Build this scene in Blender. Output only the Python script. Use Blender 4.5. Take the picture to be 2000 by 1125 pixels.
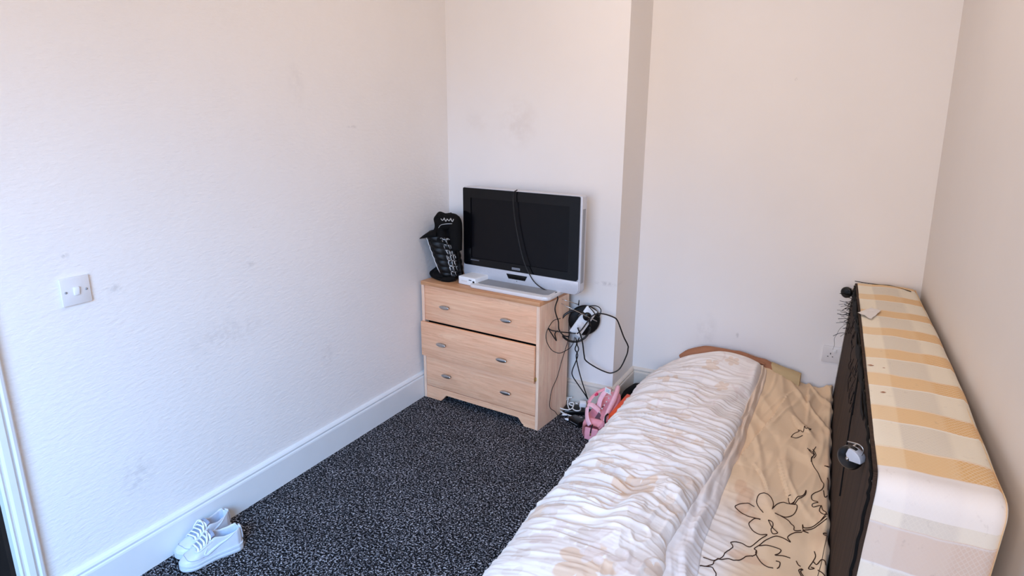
import bpy, bmesh, math, random
import numpy as np
from mathutils import Vector, Matrix

for o in list(bpy.data.objects): bpy.data.objects.remove(o, do_unlink=True)
SC = bpy.context.scene
COL = SC.collection
def lin(c):
    c = c / 255.0
    return c / 12.92 if c <= .04045 else ((c + .055) / 1.055) ** 2.4
def rgb(r, g, b): return (lin(r), lin(g), lin(b), 1.0)

# ------------------------------------------------------------ camera
cam = bpy.data.cameras.new('camera'); cam_o = bpy.data.objects.new('camera', cam); COL.objects.link(cam_o)
YAW, PITCH, ROLL = map(math.radians, (28.1043, 15.2253, 0.3075))
fwd = Vector((-math.sin(YAW)*math.cos(PITCH), math.cos(YAW)*math.cos(PITCH), -math.sin(PITCH)))
rgt = Vector((math.cos(YAW), math.sin(YAW), 0)); upv = rgt.cross(fwd)
r2 = rgt*math.cos(ROLL) + upv*math.sin(ROLL); u2 = -rgt*math.sin(ROLL) + upv*math.cos(ROLL)
M = Matrix((r2, u2, -fwd)).transposed().to_4x4(); M.translation = (2.0837, -3.1249, 1.5876)
cam_o.matrix_world = M
cam.sensor_fit = 'HORIZONTAL'; cam.sensor_width = 36.0; cam.lens = 1264.8/2000*36.0; cam.clip_start = .02
SC.camera = cam_o

# ------------------------------------------------------------ world, light, exposure
w = bpy.data.worlds.new('world'); SC.world = w; w.use_nodes = True
bg = w.node_tree.nodes['Background']; bg.inputs[0].default_value = rgb(170, 200, 255); bg.inputs[1].default_value = 1.0
def area(name, loc, direction, size, size_y, energy, color, spread=180):
    l = bpy.data.lights.new(name, 'AREA'); l.shape = 'RECTANGLE'; l.size = size; l.size_y = size_y
    l.energy = energy; l.color = color; l.spread = math.radians(spread)
    o = bpy.data.objects.new(name, l); COL.objects.link(o); o.location = loc
    o.rotation_euler = Vector(direction).to_track_quat('-Z', 'Y').to_euler(); return o
# daylight through the window behind the photographer: blue sky coming down, warm light bounced up off the street
area('window_skylight', (1.60, -4.18, 1.75), (-.36, .65, -.67), 1.4, .9, 46, (.09, .45, 1.0), 90)
area('window_street_light', (1.60, -4.17, 1.35), (-.12, 1.0, -.14), 1.4, 1.3, 38, (1.0, .86, .765), 170)
# warm fill light added under the ceiling, without a visible fitting
lp = bpy.data.lights.new('ceiling_fill', 'POINT'); lp.energy = 12; lp.color = (1.0, .83, .73); lp.shadow_soft_size = .14
lpo = bpy.data.objects.new('ceiling_fill', lp); COL.objects.link(lpo); lpo.location = (1.35, -1.0, 2.34)
SC.view_settings.view_transform = 'Standard'; SC.view_settings.look = 'None'
SC.view_settings.exposure = 0.0; SC.view_settings.gamma = 1.0; SC.view_settings.use_curve_mapping = False

# ------------------------------------------------------------ material helpers
class NT:
    def __init__(s, name):
        s.m = bpy.data.materials.new(name); s.m.use_nodes = True; s.t = s.m.node_tree
        s.b = s.t.nodes['Principled BSDF']
    def n(s, typ, **kw):
        nd = s.t.nodes.new(typ)
        for k, v in kw.items():
            if isinstance(k, str) and k.startswith('i_'):
                key = k[2:]; key = int(key) if key.isdigit() else key.replace('_', ' ')
                nd.inputs[key].default_value = v
            else: setattr(nd, k, v)
        return nd
    def l(s, a, b): s.t.links.new(a, b)
    def coords(s, kind='Object', scale=(1, 1, 1), loc=(0, 0, 0), rot=(0, 0, 0)):
        tc = s.n('ShaderNodeTexCoord'); mp = s.n('ShaderNodeMapping')
        mp.inputs['Scale'].default_value = scale; mp.inputs['Location'].default_value = loc; mp.inputs['Rotation'].default_value = rot
        s.l(tc.outputs[kind], mp.inputs[0]); return mp.outputs[0]
    def noise(s, vec, scale, detail=3, rough=.5, dist=0):
        nd = s.n('ShaderNodeTexNoise'); nd.inputs['Scale'].default_value = scale; nd.inputs['Detail'].default_value = detail
        nd.inputs['Roughness'].default_value = rough; nd.inputs['Distortion'].default_value = dist; s.l(vec, nd.inputs['Vector']); return nd.outputs[0]
    def ramp(s, fac, stops, interp='LINEAR'):
        r = s.n('ShaderNodeValToRGB'); r.color_ramp.interpolation = interp
        e = r.color_ramp.elements
        while len(e) < len(stops): e.new(.5)
        for k, (p, c) in enumerate(stops): e[k].position = p; e[k].color = c if len(c) == 4 else (*c, 1)
        s.l(fac, r.inputs[0]); return r.outputs[0]
    def mix(s, fac, a, b, mode='MIX'):
        m = s.n('ShaderNodeMix', data_type='RGBA', blend_type=mode)
        for sock, v in ((m.inputs[0], fac), (m.inputs[6], a), (m.inputs[7], b)):
            if hasattr(v, 'is_output'): s.l(v, sock)
            else: sock.default_value = v
        return m.outputs[2]
    def math(s, op, a, b=0.0, c=None):
        m = s.n('ShaderNodeMath', operation=op)
        for k, v in enumerate((a, b) if c is None else (a, b, c)):
            if hasattr(v, 'is_output'): s.l(v, m.inputs[k])
            else: m.inputs[k].default_value = v
        return m.outputs[0]
    def bump(s, h, strength=.3, dist=.01):
        b = s.n('ShaderNodeBump'); b.inputs['Strength'].default_value = strength; b.inputs['Distance'].default_value = dist
        s.l(h, b.inputs['Height']); s.l(b.outputs[0], s.b.inputs['Normal'])
    def set(s, color=None, rough=None, metal=None, spec=None, coat=None, sheen=None):
        for key, v in (('Base Color', color), ('Roughness', rough), ('Metallic', metal), ('Specular IOR Level', spec), ('Coat Weight', coat), ('Sheen Weight', sheen)):
            if v is None: continue
            if hasattr(v, 'is_output'): s.l(v, s.b.inputs[key])
            else: s.b.inputs[key].default_value = v
        return s.m
def plain(name, col, rough=.5, metal=0, spec=.5, var=.08, scale=30, bump=0, coat=0):
    """a solid colour with slight mottling and optional fine relief"""
    t = NT(name); v = t.coords(); nz = t.noise(v, scale, 4)
    dark = tuple(x*(1-var) for x in col[:3])+(1,); light = tuple(min(1, x*(1+var)) for x in col[:3])+(1,)
    t.set(t.ramp(nz, [(.3, dark), (.7, light)]), rough, metal, spec, coat)
    if bump: t.bump(t.noise(v, scale*8, 3), bump, .002)
    return t.m

# ------------------------------------------------------------ geometry helpers
def mk(name, V, F, mat, parent=None, smooth=True, loc=None, uv=None, col=None, angle=None):
    """one mesh object; V in world coordinates unless the parent is a rotated root (then local to it)"""
    me = bpy.data.meshes.new(name)
    V = np.asarray(V, float)
    off = np.zeros(3)
    if parent is not None:
        off = np.array(parent.get('_off', (0, 0, 0)))
    elif loc is not None: off = np.array(loc, float)
    me.from_pydata((V-off).tolist(), [], [tuple(int(i) for i in f) for f in F])
    me.update()
    if smooth: me.polygons.foreach_set('use_smooth', [True]*len(me.polygons))
    if uv is not None:
        ul = me.uv_layers.new(name='UVMap'); idx = np.empty(len(me.loops), int); me.loops.foreach_get('vertex_index', idx)
        ul.data.foreach_set('uv', np.asarray(uv, float)[idx].ravel())
    if col is not None:
        a = me.color_attributes.new('Col', 'FLOAT_COLOR', 'POINT'); a.data.foreach_set('color', np.asarray(col, float).ravel())
    if angle is not None:
        me.set_sharp_from_angle(angle=math.radians(angle))
    if mat is not None: me.materials.append(mat)
    o = bpy.data.objects.new(name, me); COL.objects.link(o)
    if parent is not None: o.parent = parent
    elif loc is not None: o.location = loc
    return o
def root(name, loc, label, cat, group=None, rz=0.0, local=False):
    o = bpy.data.objects.new(name, None); COL.objects.link(o); o.location = loc; o.rotation_euler = (0, 0, rz); o.empty_display_size = .05
    o['label'] = label; o['category'] = cat
    if group: o['group'] = group
    o['_off'] = [0.0, 0.0, 0.0] if local else [float(x) for x in loc]
    return o
def tag(o, label, cat, group=None):
    o['label'] = label; o['category'] = cat
    if group: o['group'] = group
    return o
def struct(o): o['kind'] = 'structure'; return o
def box(x0, x1, y0, y1, z0, z1, bev=0.0, seg=2):
    bm = bmesh.new()
    bmesh.ops.create_cube(bm, size=1.0)
    for v in bm.verts: v.co = ((x0+x1)/2+v.co.x*(x1-x0), (y0+y1)/2+v.co.y*(y1-y0), (z0+z1)/2+v.co.z*(z1-z0))
    if bev > 0: bmesh.ops.bevel(bm, geom=bm.edges[:], offset=bev, segments=seg, profile=.5, affect='EDGES')
    bm.verts.index_update()
    V = np.array([v.co[:] for v in bm.verts]); F = [[v.index for v in f.verts] for f in bm.faces]; bm.free()
    return V, F
def join(*parts):
    V = []; F = []; n = 0
    for v, f in parts:
        V.append(np.asarray(v, float)); F += [[i+n for i in q] for q in f]; n += len(v)
    return np.vstack(V), F
def xf(VF, loc=(0, 0, 0), rot=(0, 0, 0), scale=(1, 1, 1)):
    from mathutils import Euler
    R = np.array(Euler(rot).to_matrix()); V = np.asarray(VF[0])*np.array(scale)
    return V@R.T+np.array(loc), VF[1]
def smooth_path(P, sub=6):
    P = np.asarray(P, float)
    if len(P) < 3 or sub < 2: return P
    Q = np.vstack([2*P[0]-P[1], P, 2*P[-1]-P[-2]]); out = []
    for i in range(1, len(Q)-2):
        p0, p1, p2, p3 = Q[i-1:i+3]
        for t in np.linspace(0, 1, sub, endpoint=False):
            out.append(.5*((2*p1)+(-p0+p2)*t+(2*p0-5*p1+4*p2-p3)*t*t+(-p0+3*p1-3*p2+p3)*t**3))
    out.append(P[-1]); return np.array(out)
def tube(P, r, sides=8, sub=6, flat=None, closed=False):
    """sweep along a smoothed path; r scalar or list; flat=(a,b,up) makes an elliptic band"""
    P = smooth_path(P, sub); n = len(P)
    R = np.full(n, r) if np.isscalar(r) else np.interp(np.linspace(0, 1, n), np.linspace(0, 1, len(r)), r)
    T = np.gradient(P, axis=0); T /= np.linalg.norm(T, axis=1)[:, None]+1e-12
    a = np.array([0, 0, 1.0]) if abs(T[0][2]) < .9 else np.array([1.0, 0, 0])
    if flat is not None: a = np.array(flat[2], float)
    N = np.zeros_like(P); prev = a-T[0]*(a@T[0]); prev /= np.linalg.norm(prev)
    for i in range(n):
        q = (a if flat is not None else prev); q = q-T[i]*(q@T[i]); q /= np.linalg.norm(q)+1e-12; N[i] = q; prev = q
    B = np.cross(T, N); V = []
    ang = np.linspace(0, 2*math.pi, sides, endpoint=False)
    ca, cb = (1, 1) if flat is None else (flat[0], flat[1])
    for i in range(n):
        for t in ang: V.append(P[i]+R[i]*(cb*math.sin(t)*N[i]+ca*math.cos(t)*B[i]))
    F = [[i*sides+j, i*sides+(j+1) % sides, (i+1)*sides+(j+1) % sides, (i+1)*sides+j] for i in range(n-1) for j in range(sides)]
    F.append(list(range(sides))[::-1]); F.append([(n-1)*sides+j for j in range(sides)])
    return np.array(V), F
def lathe(prof, seg=24):
    V = []; F = []; n = len(prof)
    for k in range(seg):
        t = 2*math.pi*k/seg
        for r, z in prof: V.append((r*math.cos(t), r*math.sin(t), z))
    for k in range(seg):
        for i in range(n-1): F.append([k*n+i, ((k+1) % seg)*n+i, ((k+1) % seg)*n+i+1, k*n+i+1])
    return np.array(V), F
def grid_faces(nu, nv, wrap=False):
    F = []
    for i in range(nu-1):
        for j in range(nv if wrap else nv-1): F.append([i*nv+j, i*nv+(j+1) % nv, (i+1)*nv+(j+1) % nv, (i+1)*nv+j])
    return F
def extrude_poly(poly, d0, d1, axis='z', bev=0.0):
    """prism of a 2-D outline; axis z: outline in xy, axis y: outline in xz, axis x: outline in yz"""
    bm = bmesh.new()
    def p(a, b, d): return {'z': (a, b, d), 'y': (a, d, b), 'x': (d, a, b)}[axis]
    v0 = [bm.verts.new(p(a, b, d0)) for a, b in poly]; v1 = [bm.verts.new(p(a, b, d1)) for a, b in poly]
    n = len(poly); bm.faces.new(v0[::-1]); bm.faces.new(v1)
    for i in range(n): bm.faces.new((v0[i], v0[(i+1) % n], v1[(i+1) % n], v1[i]))
    bmesh.ops.recalc_face_normals(bm, faces=bm.faces[:])
    if bev > 0:
        es = [e for e in bm.edges if len(e.link_faces) == 2 and e.calc_face_angle(0) > .35]
        bmesh.ops.bevel(bm, geom=es, offset=bev, segments=2, profile=.5, affect='EDGES')
    bm.verts.index_update()
    V = np.array([v.co[:] for v in bm.verts]); F = [[v.index for v in f.verts] for f in bm.faces]; bm.free(); return V, F
def sweep_profile(prof, P0, P1, nrm):
    """skirting: profile (offset from wall, z) swept from P0 to P1 on the floor"""
    nrm = np.array(nrm, float); V = []
    for P in (P0, P1):
        for a, z in prof: V.append(np.array((P[0], P[1], 0.0))+nrm*a+np.array((0, 0, z)))
    n = len(prof); F = [[i, i+1, n+i+1, n+i] for i in range(n-1)]+[list(range(n))[::-1], [n+i for i in range(n)]]
    return np.array(V), F
_rs = np.random.RandomState(7); _perm = _rs.permutation(512); _grad = np.stack([np.cos(_rs.rand(512)*6.283), np.sin(_rs.rand(512)*6.283)], 1)
def perlin(x, y):
    x = np.asarray(x, float); y = np.asarray(y, float); xi = np.floor(x).astype(int); yi = np.floor(y).astype(int); xf_ = x-xi; yf_ = y-yi
    def g(ix, iy):
        h = _perm[(_perm[ix & 255]+iy) & 511]; gv = _grad[h]; return gv
    u = xf_**3*(xf_*(xf_*6-15)+10); v = yf_**3*(yf_*(yf_*6-15)+10)
    def d(ix, iy, dx, dy): q = g(ix, iy); return q[..., 0]*dx+q[..., 1]*dy
    a = d(xi, yi, xf_, yf_); b = d(xi+1, yi, xf_-1, yf_); c = d(xi, yi+1, xf_, yf_-1); e = d(xi+1, yi+1, xf_-1, yf_-1)
    return 1.5*((a*(1-u)+b*u)*(1-v)+(c*(1-u)+e*u)*v)
def seg_dist(x, y, pts):
    """distance to a polyline, signed side, and fraction along it"""
    pts = smooth_path([(a, b, 0) for a, b in pts], 4)[:, :2]
    best = np.full(np.shape(x), 1e9); side = np.zeros(np.shape(x)); fr = np.zeros(np.shape(x)); n = len(pts)-1
    for k in range(n):
        a = pts[k]; b = pts[k+1]; d = b-a; L = d@d+1e-12
        t = np.clip(((x-a[0])*d[0]+(y-a[1])*d[1])/L, 0, 1); px = x-a[0]-t*d[0]; py = y-a[1]-t*d[1]; q = np.hypot(px, py)
        m = q < best; best = np.where(m, q, best); side = np.where(m, np.sign(d[0]*py-d[1]*px), side); fr = np.where(m, (k+t)/n, fr)
    return best, side, fr
def sstep(a, b, x): t = np.clip((np.asarray(x, float)-a)/(b-a), 0, 1); return t*t*(3-2*t)
# world-space polylines (metres)
D = {
 'rod1': [(0.78,-0.174,0.659),(0.874,-0.124,0.625)],
 'rod2': [(0.779,-0.181,0.642),(0.962,-0.083,0.535)],
 'ant_tip': [(0.877,-0.129,0.651),(0.875,-0.13,0.622)],
 'small_loop': [(0.919,-0.095,0.616),(0.946,-0.08,0.618),(0.965,-0.07,0.61),(0.975,-0.065,0.594),(0.972,-0.067,0.571),(0.964,-0.071,0.555),(0.953,-0.077,0.565),(0.939,-0.084,0.587),(0.919,-0.095,0.613)],
 'big_loop': [(0.876,-0.14,0.47),(0.897,-0.129,0.493),(0.918,-0.118,0.529),(0.939,-0.107,0.564),(0.954,-0.098,0.576),(0.976,-0.087,0.582),(1.008,-0.07,0.576),(1.044,-0.05,0.56),(1.058,-0.043,0.546),(1.071,-0.036,0.514),(1.092,-0.025,0.455),(1.113,-0.014,0.409),(1.115,-0.013,0.389),(1.11,-0.016,0.352),(1.083,-0.03,0.279),(1.049,-0.048,0.253),(1.021,-0.063,0.255),(0.972,-0.089,0.281),(0.923,-0.115,0.319),(0.913,-0.121,0.35),(0.904,-0.125,0.416),(0.893,-0.131,0.462),(0.878,-0.139,0.504)],
 'strand_left': [(0.867,-0.134,0.445),(0.872,-0.131,0.413),(0.866,-0.134,0.38),(0.879,-0.127,0.343),(0.857,-0.139,0.264),(0.858,-0.139,0.231),(0.88,-0.127,0.189),(0.92,-0.106,0.122),(0.933,-0.099,0.096)],
 'strand_right': [(0.885,-0.13,0.447),(0.876,-0.135,0.414),(0.884,-0.13,0.382),(0.874,-0.136,0.345),(0.886,-0.129,0.275),(0.905,-0.119,0.2),(0.929,-0.107,0.12),(0.936,-0.102,0.097)],
 'thin_loop': [(0.81,-0.21,0.564),(0.808,-0.235,0.567),(0.804,-0.284,0.571),(0.8,-0.33,0.549),(0.798,-0.355,0.519),(0.799,-0.345,0.476),(0.802,-0.301,0.424),(0.807,-0.251,0.391),(0.811,-0.2,0.371),(0.825,-0.156,0.374),(0.844,-0.146,0.391),(0.857,-0.139,0.417),(0.863,-0.136,0.45)],
 'squiggle': [(0.867,-0.134,0.468),(0.829,-0.154,0.473),(0.812,-0.187,0.483),(0.808,-0.238,0.501),(0.802,-0.3,0.525),(0.8,-0.333,0.544),(0.803,-0.293,0.501),(0.807,-0.248,0.454),(0.806,-0.265,0.49),(0.806,-0.259,0.502),(0.808,-0.238,0.504)],
 'down_cable': [(0.823,-0.101,0.472),(0.811,-0.101,0.417),(0.809,-0.119,0.382),(0.805,-0.167,0.314),(0.801,-0.211,0.238),(0.797,-0.263,0.191),(0.795,-0.283,0.141),(0.795,-0.281,0.09),(0.798,-0.249,0.06),(0.802,-0.201,0.035)],
 'tv_cable_front': [(0.559,-0.222,1.207),(0.538,-0.22,1.188),(0.538,-0.22,1.131),(0.548,-0.221,1.053),(0.568,-0.222,0.962),(0.59,-0.224,0.884),(0.609,-0.226,0.833),(0.638,-0.228,0.78),(0.672,-0.231,0.741),(0.719,-0.235,0.716),(0.767,-0.24,0.707),(0.802,-0.243,0.71)],
 'tv_cable_side': [(0.78,-0.175,0.69),(0.78,-0.175,0.674),(0.807,-0.245,0.673),(0.805,-0.265,0.644),(0.805,-0.267,0.62),(0.807,-0.247,0.58),(0.808,-0.23,0.553),(0.809,-0.225,0.513),(0.81,-0.205,0.488),(0.814,-0.166,0.457),(0.833,-0.146,0.448)],
 'white1': [(0.93,-0.158,0.008),(0.895,-0.168,0.004),(0.864,-0.169,0.003),(0.818,-0.157,0.009),(0.79,-0.141,0.016),(0.761,-0.108,0.032),(0.747,-0.078,0.046),(0.771,-0.063,0.053),(0.812,-0.052,0.058),(0.822,-0.047,0.06)],
 'white2': [(0.802,-0.059,0.054),(0.784,-0.101,0.035),(0.783,-0.129,0.022),(0.794,-0.149,0.012),(0.83,-0.156,0.009),(0.849,-0.146,0.014),(0.854,-0.111,0.03),(0.845,-0.081,0.044),(0.826,-0.084,0.043),(0.827,-0.095,0.038),(0.848,-0.099,0.036)],
 'white3': [(0.804,-0.054,0.057),(0.812,-0.085,0.042),(0.83,-0.117,0.027),(0.847,-0.14,0.017)],
 'white4': [(0.85,-0.103,0.034),(0.865,-0.131,0.021),(0.89,-0.138,0.018),(0.901,-0.117,0.027),(0.881,-0.081,0.044),(0.856,-0.078,0.046)],
 'duv_edge': [(1.728,0.461),(1.76,-0.26),(1.744,-0.724),(1.715,-0.968),(1.705,-1.211),(1.687,-1.348),(1.717,-1.447),(1.738,-1.513)],
 'ridge1': [(1.542,-1.511),(1.54,-1.368),(1.567,-1.208),(1.623,-1.124),(1.689,-1.106)],
 'valley1': [(1.463,-1.346),(1.491,-1.249),(1.506,-1.097),(1.535,-0.975),(1.637,-0.844)],
 'ridge2': [(1.524,-1.067),(1.586,-1.053),(1.651,-1.091),(1.694,-1.155)],
 'ridge3': [(1.756,0.227),(1.708,-0.098),(1.636,-0.334),(1.574,-0.458)],
 'valley3': [(1.804,0.069),(1.703,-0.191),(1.662,-0.453)],
 'crease1': [(1.904,0.104),(1.863,-0.182),(1.834,-0.338),(1.795,-0.562),(1.792,-0.664)],
 'crease2': [(1.975,0.29),(1.995,0.062),(2.0,-0.066)],
 'crease3': [(1.942,-0.121),(1.978,-0.215),(2.034,-0.266)],
 'crease4': [(1.928,-0.521),(1.964,-0.677),(2.007,-0.829)],
 'crease5': [(1.843,-0.614),(1.895,-0.715),(1.927,-0.816)],
 'ln_p1': [(1.928,-0.943),(1.91,-0.915),(1.897,-0.883),(1.899,-0.837),(1.918,-0.823),(1.937,-0.833),(1.953,-0.872),(1.954,-0.914)],
 'ln_p2': [(1.954,-0.91),(1.964,-0.87),(1.98,-0.845),(2.009,-0.837),(2.028,-0.835),(2.029,-0.873),(2.02,-0.908),(2.001,-0.934),(1.983,-0.936),(1.965,-0.937)],
 'ln_p3': [(1.983,-0.937),(2.006,-0.946),(2.022,-0.965),(2.032,-0.974),(2.035,-0.997),(2.055,-0.983)],
 'ln_p4': [(1.925,-0.989),(1.909,-0.992),(1.895,-1.02),(1.896,-1.041),(1.913,-1.067),(1.936,-1.078),(1.957,-1.065),(1.937,-1.108),(1.916,-1.155),(1.887,-1.151),(1.858,-1.167),(1.868,-1.191),(1.854,-1.223),(1.847,-1.258),(1.828,-1.284),(1.795,-1.29)],
 'ln_p5': [(1.925,-0.987),(1.898,-0.99),(1.871,-0.986),(1.846,-0.969),(1.834,-0.953),(1.847,-0.932),(1.871,-0.914),(1.895,-0.919)],
 'ln_p6': [(1.95,-0.983),(1.964,-0.99),(1.968,-1.009),(1.965,-1.031),(1.973,-1.051),(1.987,-1.04),(1.975,-1.026),(1.963,-1.012),(1.95,-0.984)],
 'ln_p7': [(2.019,-0.816),(2.005,-0.836),(1.996,-0.797),(2.002,-0.785)],
 'ln_p8': [(2.015,-0.834),(2.024,-0.793),(2.044,-0.762),(2.049,-0.726),(2.049,-0.759),(2.029,-0.803),(2.019,-0.836)],
 'ln_b1': [(2.135,-0.868),(2.109,-0.911),(2.09,-0.942),(2.064,-0.964),(2.057,-0.946),(2.062,-0.979),(2.078,-0.985),(2.059,-0.984)],
 'ln_b2': [(2.136,-0.889),(2.116,-0.914),(2.091,-0.953),(2.062,-0.979)],
 'ln_b3': [(2.059,-0.991),(2.037,-1.01),(2.019,-1.046),(2.03,-1.067),(2.007,-1.057),(1.983,-1.06),(1.959,-1.093),(1.943,-1.131),(1.93,-1.157),(1.938,-1.165),(1.939,-1.184),(1.929,-1.201)],
 'ln_b4': [(1.937,-1.163),(1.939,-1.184),(1.958,-1.216),(1.977,-1.23),(1.996,-1.228)],
 'ln_b5': [(1.942,-1.137),(1.963,-1.123),(1.99,-1.118),(2.007,-1.122),(2.003,-1.143),(1.993,-1.158),(2.016,-1.148),(2.038,-1.148)],
 'ln_b6': [(1.999,-1.187),(2.011,-1.187),(2.012,-1.21),(2.007,-1.224)],
 'ln_b7': [(1.929,-1.198),(1.914,-1.21),(1.899,-1.242),(1.884,-1.256),(1.867,-1.256),(1.849,-1.269),(1.829,-1.286),(1.829,-1.307),(1.813,-1.325),(1.794,-1.334)],
 'ln_b8': [(1.794,-1.334),(1.826,-1.323),(1.838,-1.334),(1.846,-1.347),(1.848,-1.365)],
 'ln_r1': [(2.036,-0.405),(2.055,-0.436),(2.05,-0.488),(2.064,-0.539),(2.081,-0.577),(2.095,-0.623),(2.105,-0.653),(2.1,-0.698),(2.079,-0.73),(2.07,-0.756),(2.075,-0.781),(2.094,-0.791),(2.077,-0.808),(2.082,-0.829),(2.103,-0.81),(2.102,-0.849),(2.114,-0.872),(2.128,-0.875)],
 'ln_r2': [(2.048,-0.398),(2.063,-0.437),(2.057,-0.47)],
 'ln_r3': [(2.106,-0.808),(2.112,-0.843),(2.124,-0.866),(2.109,-0.911)],
 'ln_r4': [(2.099,-0.52),(2.11,-0.524),(2.12,-0.532)],
 'ln_r5': [(2.115,-0.594),(2.12,-0.618),(2.121,-0.67),(2.126,-0.701)],
 'ln_r6': [(2.107,-0.698),(2.114,-0.74),(2.124,-0.719)],
 'ln_r7': [(2.14,-0.964),(2.123,-0.973),(2.127,-0.987),(2.141,-0.989)],
 'ln_s1': [(2.134,-0.994),(2.129,-1.08),(2.126,-1.142),(2.119,-1.218)],
 'ln_s2': [(2.103,-1.085),(2.108,-1.11),(2.102,-1.138),(2.093,-1.172),(2.109,-1.169),(2.099,-1.163)],
 'ln_s3': [(2.104,-1.137),(2.114,-1.149),(2.125,-1.125),(2.135,-1.129),(2.139,-1.147)],
 'ln_s4': [(2.056,-1.153),(2.063,-1.168),(2.07,-1.173)],
 'ln_s5': [(2.075,-1.182),(2.067,-1.195),(2.075,-1.217),(2.086,-1.236)],
 'ln_s6': [(2.078,-1.183),(2.073,-1.2),(2.092,-1.233)],
 'ln_s7': [(2.119,-1.175),(2.132,-1.185),(2.14,-1.195)],
 'ln_t1': [(1.957,-0.323),(1.964,-0.281),(1.983,-0.255),(1.978,-0.234),(1.998,-0.255),(2.001,-0.222),(2.009,-0.241),(2.027,-0.2),(2.021,-0.242)],
 'ln_t2': [(1.957,-0.323),(1.979,-0.313),(2.0,-0.284)],
 'ln_t3': [(2.028,-0.399),(2.046,-0.431),(2.058,-0.438),(2.051,-0.415),(2.058,-0.369)],
 'ln_t4': [(2.058,-0.441),(2.049,-0.47),(2.05,-0.502)],
 'ln_t5': [(2.101,-0.519),(2.109,-0.527),(2.12,-0.531)],
 'flowers': [(1.468,-1.473),(1.512,-1.591),(1.304,-1.594),(1.335,-1.501),(1.521,-1.541),(1.511,-1.114),(1.317,-1.697),(1.606,-1.534),(1.371,-1.442)],
 'pillow_top': [(1.32,0.28,0.297),(1.357,0.28,0.332),(1.449,0.28,0.372),(1.555,0.28,0.375),(1.628,0.28,0.375),(1.712,0.28,0.36),(1.76,0.28,0.355),(1.819,0.28,0.335),(1.935,0.28,0.309)],
 'topcord': [(2.098,0.303,0.815),(2.161,0.316,0.815),(2.215,0.324,0.815),(2.258,0.36,0.815),(2.309,0.313,0.815),(2.353,0.244,0.815)],
 'paper': [(2.137,-0.287,0.82),(2.182,-0.19,0.82),(2.223,-0.2,0.82),(2.186,-0.351,0.82)],
 'tag': [(1.078,-0.255,0.259),(1.109,-0.255,0.251),(1.107,-0.255,0.224),(1.076,-0.255,0.232)],
}
# ------------------------------------------------------------ materials
def wall_mat(name, base, streak, marks=()):
    t = NT(name); v = t.coords()
    big = t.noise(v, 1.6, 4, .6)
    c = t.ramp(big, [(.3, tuple(x*.965 for x in base[:3])+(1,)), (.7, base)])
    # scuffs: each a soft-edged patch of its own at its own place on the wall
    for (p, sx, sy, sz, colr, strength, nscale) in marks:
        mp = t.coords('Object', (1/sx, 1/sy, 1/sz), (-p[0]/sx, -p[1]/sy, -p[2]/sz))
        ln = t.n('ShaderNodeVectorMath', operation='LENGTH'); t.l(mp, ln.inputs[0])
        fall = t.math('SUBTRACT', 1.0, ln.outputs['Value'])
        fall = t.math('MAXIMUM', fall, 0.0)
        nz = t.noise(v, nscale, 5, .65)
        f = t.math('MULTIPLY', t.math('MULTIPLY', fall, strength*1.0), t.ramp(nz, [(.42, (0, 0, 0)), (.62, (1, 1, 1))]))
        f = t.math('MINIMUM', f, strength*.6)
        c = t.mix(f, c, colr)
    t.set(c, .62, 0, .25)
    if streak:
        h = t.noise(t.coords('Object', (1, .55, 1.6)), 55, 4, .6); t.bump(h, .6, .004)
    else:
        h = t.noise(v, 40, 4, .5); t.bump(h, .10, .003)
    return t.m
WALLC = rgb(243, 238, 234)
GREY = rgb(150, 142, 142); BROWN = rgb(170, 140, 120)
m_wall_left = wall_mat('painted_lining_paper', WALLC, True, [
    ((0, -1.973, .36), .2, .07, .10, GREY, .30, 30), ((0, -.775, 1.517), .2, .05, .008, GREY, .6, 25), ((0, -2.078, 1.162), .2, .016, .010, rgb(90, 85, 85), .6, 60),
    ((0, -1.56, .76), .2, .22, .07, GREY, .20, 28), ((0, -1.413, 1.0), .2, .03, .012, GREY, .4, 40), ((0, -1.04, .5), .2, .05, .08, GREY, .2, 30), ((0, -1.95, 1.03), .2, .03, .02, GREY, .4, 50), ((0, -1.1, 1.7), .2, .06, .12, GREY, .12, 20)])
m_wall_back = wall_mat('painted_plaster', WALLC, False, [
    ((.44, 0, 1.53), .14, .2, .16, BROWN, .20, 9), ((.19, 0, 1.53), .10, .2, .10, BROWN, .10, 12), ((.98, 0, .72), .08, .2, .015, GREY, .5, 40)])
m_wall_alcove = wall_mat('painted_plaster_alcove', WALLC, False, [
    ((1.749, .348, 1.743), .008, .2, .008, rgb(90, 85, 85), .8, 60), ((1.44, .348, .43), .07, .2, .12, GREY, .18, 18), ((1.602, .348, .435), .01, .2, .02, GREY, .6, 40)])
m_wall_right = wall_mat('painted_plaster_right', rgb(236, 228, 220), False)
m_gloss = plain('white_gloss_paint', rgb(230, 231, 231), .30, 0, .5, .02, 8, .03)
m_old_gloss = plain('aged_gloss_paint', rgb(226, 214, 200), .35, 0, .5, .05, 14, .04)
m_ceiling = plain('ceiling_paint', rgb(242, 240, 236), .8, 0, .2, .02)
m_dark = plain('dark_hall', rgb(38, 30, 26), .8, 0, .2, .1)

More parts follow.
